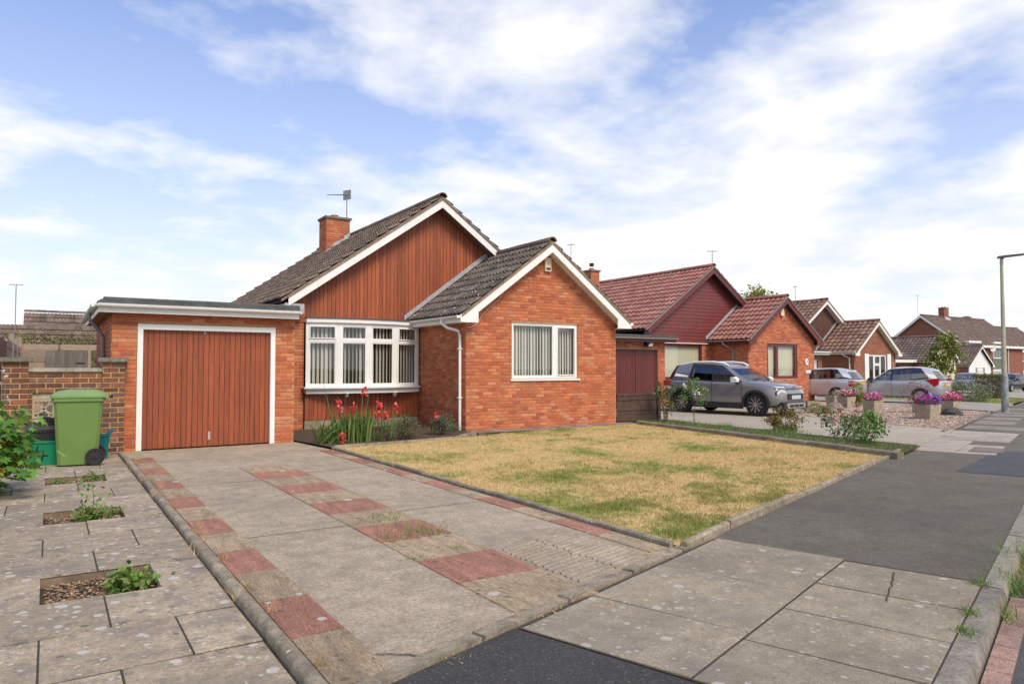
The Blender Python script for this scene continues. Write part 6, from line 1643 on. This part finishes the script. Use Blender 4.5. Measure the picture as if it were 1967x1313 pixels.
tree('distant yellow-green tree top rising behind the maroon bungalow', (50.5, 39.5, gz(50)), 8.55, (2.3, 2.2, 1.9), leafm('far_tree_leaf', (.28, .30, .06), pal=[(.27, .30, .06), (.33, .35, .08), (.22, .25, .05)]), 6000, (.16, .32), .2)

# ------------------------------------------------------------------ lamp post
lp = thing('street_lamp', 'tall pale green street lamp post with peeling grey base', 'street lamp', (26.05, 10.5, gz(26)))
MB().lathe([(.105, -.1), (.105, 1.15), (.085, 1.22)], 16).build('base', LAMPB, lp, smooth=40)
MB().lathe([(.078, 1.2), (.06, 3.2), (.045, 4.85)], 14).build('column', LAMPM, lp, smooth=40)
MB().tube([(0, 0, 4.8), (0, 0, 5.0), (.05, -.02, 5.06)], .05, 10).build('bracket', GALV, lp)
MB().prism([(-.12, 5.03), (.62, 5.10), (.66, 5.12), (.60, 5.15), (.1, 5.12), (-.1, 5.10)], -.09, .09, axis='y', M=Matrix.Rotation(R(-55), 4, 'Z')).build('lamp_head', mat('lamp_grey', (.07, .07, .075), .5), lp)

# ------------------------------------------------------------------ cars
TYRE = mat('tyre_rubber', (.014, .014, .015), .8)
ALLOY = mat('alloy', (.55, .55, .56), .3, metal=.85)
ALLOYD = mat('black_alloy', (.03, .03, .032), .35)
CLAD = mat('black_cladding', (.022, .022, .024), .6)
CGLASS = glass_mat('car_glass', (.55, .63, .63), .8, f0=.2)
REDL = mat('tail_lamp', (.45, .015, .02), .15, coat=.6)
HEADL = mat('head_lamp', (.55, .57, .6), .1, metal=.3, coat=.8)
def paint(name, c, metal=.55): return mat(name, c, .32, metal=metal, coat=.8, noise=(2, .03))
def evaluated(o):
    dg = bpy.context.evaluated_depsgraph_get()
    return bpy.data.meshes.new_from_object(o.evaluated_get(dg))
def car(name, label, loc, ang, L, W, H, st, cab, pm, wheel_x, wr, arch_m, opts):
    """st: (x, halfwidth, zbottom, zbelt, zcentre) stations; cab: half outline (belt x,y,z / roof x,y / kind) front to rear"""
    t = thing(name, label, 'car', loc, ang, 'cars parked on the drives')
    ring = []
    for (x, w, zb, zt, zc_) in st:
        half = [(0, zb), (w * .82, zb), (w * .965, zb + .10), (w, zb + (zt - zb) * .45), (w * .985, zb + (zt - zb) * .72), (w * .955, zt - .035), (w * .88, zt + (zc_ - zt) * .3), (w * .5, zc_), (0, zc_)]
        full = half + [(-y, z) for y, z in reversed(half[1:-1])]
        ring.append([(x, y, z) for y, z in full])
    n = len(ring[0]); mb = MB(); v = [p for r_ in ring for p in r_]; f = [tuple(range(n)), tuple((len(ring) - 1) * n + i for i in reversed(range(n)))]
    for i in range(len(ring) - 1):
        for k in range(n): f.append((i * n + k, (i + 1) * n + k, (i + 1) * n + (k + 1) % n, i * n + (k + 1) % n))
    mb.add(v, f); tmp = mb.build('tmp', pm)
    sub = tmp.modifiers.new('s', 'SUBSURF'); sub.levels = 2; sub.render_levels = 2
    cut = MB()
    for x in wheel_x:
        for s in (-1, 1):
            cut.lathe([(wr * 1.13, -.28), (wr * 1.13, .40)], 28, M=Matrix.Translation((x, s * (W / 2 - .02), wr)) @ Matrix.Rotation(-s * math.pi / 2, 4, 'X'))
    co = cut.build('cut', CLAD)
    bo = tmp.modifiers.new('b', 'BOOLEAN'); bo.operation = 'DIFFERENCE'; bo.object = co; bo.solver = 'EXACT'
    me = evaluated(tmp); me.name = 'body'
    bpy.data.objects.remove(tmp); bpy.data.objects.remove(co)
    me.shade_smooth(); me.set_sharp_from_angle(angle=R(38))
    body = obj('body', me, pm, t)
    # cabin: side facets between outline points; the kind says glass or body
    zr = H - .05; full = cab + [(bx, -by, bz, rx, -ry, kd) for (bx, by, bz, rx, ry, kd) in reversed(cab[1:-1])]
    kinds = [c[5] for c in cab[:-1]]; kinds = kinds + list(reversed(kinds)); m_ = len(full)
    rxs = [c[3] for c in cab]; xm_, hl_ = (max(rxs) + min(rxs)) / 2 - .1, (max(rxs) - min(rxs)) / 2
    lay = []
    for fr_ in (0, .45, .86, 1.0):
        lay.append([])
        for (bx, by, bz, rx, ry, kd) in full:
            bul = math.sin(math.pi * min(fr_, .9)) * .045; zr = H - .045 - opts.get('drop', .07) * min(1.6, abs((rx - xm_) / hl_)) ** 2.2
            x = bx + (rx - bx) * fr_; y = by + (ry - by) * fr_; z = bz - .03 + (zr - bz + .03) * fr_
            y += bul * (1 if y > 0 else -1 if y < 0 else 0)
            lay[-1].append(Vector((x, y, z)))
    bodym = MB(); blackm = MB()
    for k in range(m_):
        k2 = (k + 1) % m_; kd = kinds[k]
        q = [(lay[i][k], lay[i][k2], lay[i + 1][k2], lay[i + 1][k]) for i in range(3)]
        if kd in ('ws', 'glass', 'rw'):
            g = MB()
            for a in q[:2]: g.add(a, [(0, 1, 2, 3)])
            bodym.add(q[2], [(0, 1, 2, 3)]) if kd != 'glass' else blackm.add(q[2], [(0, 1, 2, 3)])
            g.build({'ws': 'windscreen', 'glass': 'side_window', 'rw': 'rear_window'}[kd], CGLASS, t, smooth=60, fixn=False)
        else:
            tgt = blackm if kd == 'black' else bodym
            for a in q: tgt.add(a, [(0, 1, 2, 3)])
    cxr = sum(p.x for p in lay[3]) / m_
    r1 = [(cxr + (p.x - cxr) * .90, p.y * .84, p.z + .03) for p in lay[3]]; r2_ = [(cxr + (p.x - cxr) * .5, p.y * .45, H - .006) for p in lay[3]]
    vv = [tuple(p) for p in lay[3]] + r1 + r2_ + [(cxr, 0, H + .003)]
    ff = [(k, (k + 1) % m_, (k + 1) % m_ + m_, k + m_) for k in range(m_)] + [(k + m_, (k + 1) % m_ + m_, (k + 1) % m_ + 2 * m_, k + 2 * m_) for k in range(m_)] + [(k + 2 * m_, (k + 1) % m_ + 2 * m_, 3 * m_) for k in range(m_)]
    MB().add(vv, ff).build('roof', opts.get('roof_m', pm), t, smooth=60)
    bodym.build('pillars', pm, t, smooth=50, fixn=False)
    if blackm.v: blackm.build('window_trim', CLAD, t, smooth=50, fixn=False)
    # dim interior: seats
    MB().box(-.9, .35, -W * .36, W * .36, .35, .95).build('seat_base', CLAD, t)
    for x in (.05, -.85):
        for y in (-.36, .36):
            MB().box(x - .08, x + .06, y - .22, y + .22, .8, min(1.2, H - .3)).build('seat_back', CLAD, t)
    for x in wheel_x:
        for s in (-1, 1):
            M = Matrix.Translation((x, s * (W / 2 - .115), wr)) @ Matrix.Rotation(-s * math.pi / 2, 4, 'X')
            wl = MB().lathe([(wr * .62, -.09), (wr * .93, -.10), (wr, -.07), (wr, .07), (wr * .94, .10), (wr * .70, .105), (wr * .66, .08), (.0, .03)], 32, M=M).build('wheel', TYRE, t, smooth=30)
            rim = MB().lathe([(wr * .69, .085), (wr * .69, .108), (wr * .63, .108), (wr * .60, .05), (.0, .045)], 32, M=M).build('rim', opts.get('rim_m', ALLOY), wl, smooth=30)
            ns = opts.get('spokes', 5)
            sp = MB()
            for k in range(ns):
                M2 = M @ Matrix.Rotation(2 * math.pi * k / ns, 4, 'Z')
                if opts.get('loops'):
                    for sg in (-1, 1): sp.prism([(wr * .08, sg * .012), (wr * .62, sg * wr * .26), (wr * .64, sg * wr * .17), (wr * .16, sg * .0)], .07, .112, axis='z', M=M2)
                else: sp.prism([(.03, -.028), (wr * .64, -.02 - wr * .06), (wr * .64, .02 + wr * .06 - .03), (.03, .028)], .07, .105, axis='z', M=M2)
            sp.lathe([(.055, .06), (.055, .108), (.02, .112)], 14, M=M); sp.build('spokes', ALLOY, wl, fixn=True)
            if arch_m:
                pa = [(wr * 1.10 * math.cos(a), wr * 1.10 * math.sin(a)) for a in [R(-12 + 204 * i / 16) for i in range(17)]]
                pb = [(wr * 1.33 * math.cos(a), wr * 1.30 * math.sin(a)) for a in [R(-12 + 204 * i / 16) for i in range(17)]]
                yy = s * (opts.get('hw', W / 2) - .004)
                MB().prism(pa + list(reversed(pb)), min(yy - s * .06, yy + s * .012), max(yy - s * .06, yy + s * .012), axis='y', M=Matrix.Translation((x, 0, wr))).build('wheel_arch', arch_m, t)
    hw = opts.get('hw', W / 2)
    for s in (-1, 1):
        for xh, zh in opts.get('handles', ()):
            MB().box(xh - .09, xh + .09, s * (hw + .004) - .012, s * (hw + .004) + .012, zh - .018, zh + .018).build('door_handle', opts.get('handle_m', pm), t)
        for xs_, z0, z1 in opts.get('seams', ()):
            MB().box(xs_ - .004, xs_ + .004, s * (hw - .01) - .006, s * (hw - .01) + .006, z0, z1).build('door_seam', CLAD, t)
        mxp = opts['mirror']
        mi = MB().prism([(mxp - .10, mxp and opts['mz'] - .07), (mxp + .07, opts['mz'] - .06), (mxp + .09, opts['mz'] + .02), (mxp + .0, opts['mz'] + .09), (mxp - .10, opts['mz'] + .08)], s * (hw + .02) if s > 0 else s * (hw + .20), s * (hw + .20) if s > 0 else s * (hw + .02), axis='y').build('mirror', opts.get('mirror_m', pm), t, smooth=60)
        MB().box(mxp - .04, mxp + .05, min(s * (hw - .1), s * (hw + .05)), max(s * (hw - .1), s * (hw + .05)), opts['mz'] - .11, opts['mz'] - .05).build('mirror_stalk', CLAD, mi)
    return t, body
# grey compact crossover on the neighbour's drive, nose to the street
grey = paint('grey_metallic', (.27, .265, .27), .5)
ang = math.atan2(-2.52, .35)
st_c3 = [(-2.06, .62, .42, .90, .93), (-1.98, .80, .30, 1.00, 1.04), (-1.55, .87, .24, 1.05, 1.08), (-.8, .885, .22, 1.04, 1.06), (0, .885, .22, 1.01, 1.05), (.75, .885, .22, .99, 1.05), (1.15, .88, .22, .98, 1.03), (1.6, .86, .24, .92, .99), (1.92, .80, .27, .80, .90), (2.07, .62, .36, .62, .74)]
cab_c3 = [(1.26, 0, 1.05, .34, 0, 'ws'), (1.04, .70, 1.01, .22, .54, 'body'), (.88, .80, .99, .10, .60, 'glass'), (-.10, .825, 1.03, -.16, .635, 'black'), (-.18, .825, 1.03, -.22, .635, 'glass'), (-.92, .82, 1.06, -.86, .63, 'black'), (-1.02, .82, 1.06, -.97, .63, 'white'), (-1.66, .78, 1.09, -1.52, .60, 'black'), (-1.88, .66, 1.08, -1.68, .5, 'rw'), (-1.96, 0, 1.08, -1.74, 0, 'rw')]
cpos = (Vector((17.23, 13.35)) + Vector((16.88, 15.87))) / 2 + Vector((.99, .137)).normalized() * .78
C3, body = car('crossover_car', 'grey compact crossover with white roof rails and mirrors, nose to the street', (cpos.x, cpos.y, .015), ang, 4.15, 1.76, 1.57, st_c3, [c if c[5] != 'white' else (*c[:5], 'body') for c in cab_c3], grey, (-1.27, 1.29), .335, CLAD,
    dict(rim_m=ALLOYD, loops=True, spokes=5, hw=.885, handles=((.0, .90), (-.98, .93)), handle_m=grey, seams=((-.16, .3, 1.0), (.86, .32, .98), (-.98, .62, 1.02)), mirror=.72, mz=1.05, mirror_m=WHITE))
for s in (-1, 1):
    MB().tube([(.24, s * .56, 1.47), (.10, s * .575, 1.545), (-.3, s * .58, 1.59), (-.95, s * .57, 1.58), (-1.50, s * .54, 1.49)], .034, 8).build('roof_rail', WHITE, C3, smooth=60)
    MB().prism([(-1.08, 1.10), (-1.58, 1.13), (-1.48, 1.40), (-1.02, 1.42)], s * .80 - .02, s * .80 + .03, axis='y', M=Matrix.Translation((0, s * .78, 1.1)) @ Matrix.Rotation(s * .50, 4, 'X') @ Matrix.Translation((0, -s * .78, -1.1))).build('quarter_panel', WHITE, C3)
    hl = MB().lathe([(.17, 0), (.165, .03), (.10, .045), (.0, .05)], 20, M=Matrix.Translation((1.945, s * .60, .66)) @ Matrix.Rotation(s * .35, 4, 'Z') @ Matrix.Rotation(math.pi / 2, 4, 'Y') @ Matrix.Diagonal((.75, 1.05, 1, 1))).build('headlight', HEADL, C3, smooth=50)
    MB().lathe([(.19, -.03), (.19, .02), (.17, .028)], 20, M=Matrix.Translation((1.93, s * .60, .66)) @ Matrix.Rotation(s * .35, 4, 'Z') @ Matrix.Rotation(math.pi / 2, 4, 'Y') @ Matrix.Diagonal((.75, 1.05, 1, 1))).build('headlight_bezel', CLAD, hl, smooth=50)
    MB().box(1.80, 1.925, s * .60 - .16, s * .60 + .16, .83, .86, M=Matrix.Translation((1.86, s * .6, .845)) @ Matrix.Rotation(s * .35, 4, 'Z') @ Matrix.Translation((-1.86, -s * .6, -.845))).build('running_light', WHITED, C3)
    MB().box(-1.99, -1.72, s * .74 - .09, s * .74 + .085, .84, 1.0).build('tail_light', REDL, C3)
    MB().box(-.85, .90, s * .875 - .01, s * .875 + .015, .20, .36).build('sill_cladding', CLAD, C3)
MB().box(1.70, 2.075, -.70, .70, .22, .42).build('front_bumper', CLAD, C3)
MB().prism([(-.5, .24), (.5, .24), (.56, .36), (.46, .40), (-.46, .40), (-.56, .36)], 2.06, 2.10, axis='x').build('skid_plate', mat('silver_trim', (.42, .42, .43), .35, metal=.5), C3)
for i in range(3): MB().box(2.095, 2.108, -.40 + i * .28, -.17 + i * .28, .275, .35).build('lower_grille', CLAD, C3)
MB().box(2.0, 2.085, -.42, .42, .50, .66).build('grille', CLAD, C3)
MB().box(2.085, 2.095, -.26, .26, .505, .615).build('number_plate', mat('blank_plate', (.50, .51, .53), .4), C3)
gl = MB()
for z in (.80, .845): gl.box(1.99, 2.035 if z < .82 else 2.0, -.42, .42, z, z + .014)
gl.build('chrome_bar', ALLOY, C3)
ch = MB()
for z in (.80, .845):
    ch.prism([(-.085, z), (0, z + .045), (.085, z), (.085, z - .022), (0, z + .02), (-.085, z - .022)], 2.0, 2.05, axis='x')
ch.build('bonnet_badge', ALLOY, C3)
MB().tube([(1.0, .35, 1.075), (1.05, -.1, 1.09), (1.02, -.55, 1.06)], .012, 6).build('wiper', CLAD, C3)
# silver hatchbacks on the third drive, tails to the street
silver = paint('silver_metallic', (.47, .47, .48), .65); white_silver = paint('pale_silver', (.58, .58, .60), .55); dkblue = paint('dark_grey_blue', (.035, .045, .065), .4); blk = paint('black_car', (.015, .016, .022), .3)
def hatch_st(L, W, bon=.93):
    h = L / 2; w = W / 2
    return [(-h, w * .74, .40, .86, .88), (-h + .08, w * .93, .29, .96, .98), (-h + .5, w * .985, .24, 1.0, 1.02), (-.8, w, .21, 1.0, 1.03), (0, w, .21, .97, 1.0), (.7, w, .21, .94, 1.0), (h - .95, w * .99, .21, .92, .98), (h - .5, w * .96, .23, .83, bon - .03), (h - .14, w * .86, .26, .70, .80), (h, w * .66, .34, .56, .66)]
def hatch_cab(L, W, wsb=.95, wst=.20, rt=-.35, kick=.0):
    h = L / 2; w = W / 2
    return [(wsb, 0, .99, wst, 0, 'ws'), (wsb - .25, w * .80, .95, wst - .1, w * .62, 'body'), (wsb - .36, w * .90, .97, wst - .2, w * .68, 'glass'), (-.12, w * .93, 1.0, -.16, w * .72, 'black'), (-.20, w * .93, 1.0, -.24, w * .72, 'glass'),
            (-1.05, w * .92, 1.05 + kick, -.95, w * .71, 'glass'), (-1.58, w * .885, 1.13 + kick, -1.26, w * .69, 'body'), (-h + .16, w * .74, 1.04, rt - 1.24, w * .56, 'rw'), (-h + .08, 0, 1.02, rt - 1.32, 0, 'rw')]
tail = math.atan2(.985, -.17)
nt_, _ = car('hatchback_car', 'silver hatchback with large red boomerang tail lamp parked beside the paler one', (30.65, 16.6, gz(30) + .015), tail, 4.1, 1.70, 1.53, hatch_st(4.1, 1.70), hatch_cab(4.1, 1.70), silver, (-1.27, 1.30), .31, None,
    dict(hw=.85, handles=((-.02, .83), (-.95, .87)), seams=((-.18, .3, .93), (.85, .3, .9)), mirror=.62, mz=.98, mirror_m=blk, spokes=7, drop=.11))
for s in (-1, 1):
    MB().prism([(-1.50, .98), (-1.98, 1.06), (-1.95, .80), (-1.80, .70)], s * .62 if s > 0 else s * .845, s * .845 if s > 0 else s * .62, axis='y').build('tail_light', REDL, nt_, smooth=50)
MB().box(-2.075, -2.03, -.26, .26, .72, .83).build('number_plate', mat('yellow_plate', (.62, .42, .06), .4), nt_)
MB().box(-2.06, -2.0, -.45, .45, .86, .89).build('chrome_bar', ALLOY, nt_)
cv, _ = car('hatchback_car', 'pale silver hatchback with red and white tail lamp beside the maroon bungalow', (28.55, 19.0, gz(28) + .015), tail, 4.05, 1.69, 1.46, hatch_st(4.05, 1.69), hatch_cab(4.05, 1.69, kick=-.03), white_silver, (-1.28, 1.32), .305, None,
    dict(hw=.845, handles=((-.02, .83), (-.95, .85)), seams=((-.18, .3, .93), (.85, .3, .9)), mirror=.62, mz=.97, spokes=9, drop=.11))
for s in (-1, 1):
    tl = MB().prism([(-1.78, .92), (-1.99, .93), (-2.01, .72), (-1.80, .70)], s * .60 if s > 0 else s * .83, s * .83 if s > 0 else s * .60, axis='y').build('tail_light', mat('pale_red_lamp', (.55, .25, .22), .2, coat=.5), cv)
    MB().prism([(-1.79, .76), (-2.02, .77), (-2.02, .69), (-1.80, .68)], s * .60 if s > 0 else s * .84, s * .84 if s > 0 else s * .60, axis='y').build('tail_light_band', REDL, tl)
MB().box(-2.05, -2.0, -.26, .26, .74, .85).build('number_plate', mat('yellow_plate', (.62, .42, .06), .4), cv)
e1, _ = car('estate_car', 'dark blue-grey estate car on the far drive behind the lavender', (55.2, 24.6, gz(55) + .01), SA + R(180) + .1, 4.6, 1.8, 1.45, hatch_st(4.6, 1.8), hatch_cab(4.6, 1.8, 1.1, .3, -.7), dkblue, (-1.4, 1.42), .32, None, dict(hw=.9, handles=((-.02, .83), (-.95, .87)), seams=((-.18, .3, .93),), mirror=.7, mz=.98))
e2, _ = car('hatchback_car', 'black hatchback parked beyond the clipped hedge', (65.5, 26.2, gz(65) + .01), SA + R(180) - .3, 4.0, 1.7, 1.47, hatch_st(4.0, 1.7), hatch_cab(4.0, 1.7), blk, (-1.25, 1.28), .31, None, dict(hw=.85, handles=((-.02, .83),), seams=((-.18, .3, .93),), mirror=.6, mz=.98))
scene.render.engine = 'CYCLES'
scene.cycles.use_denoising = True
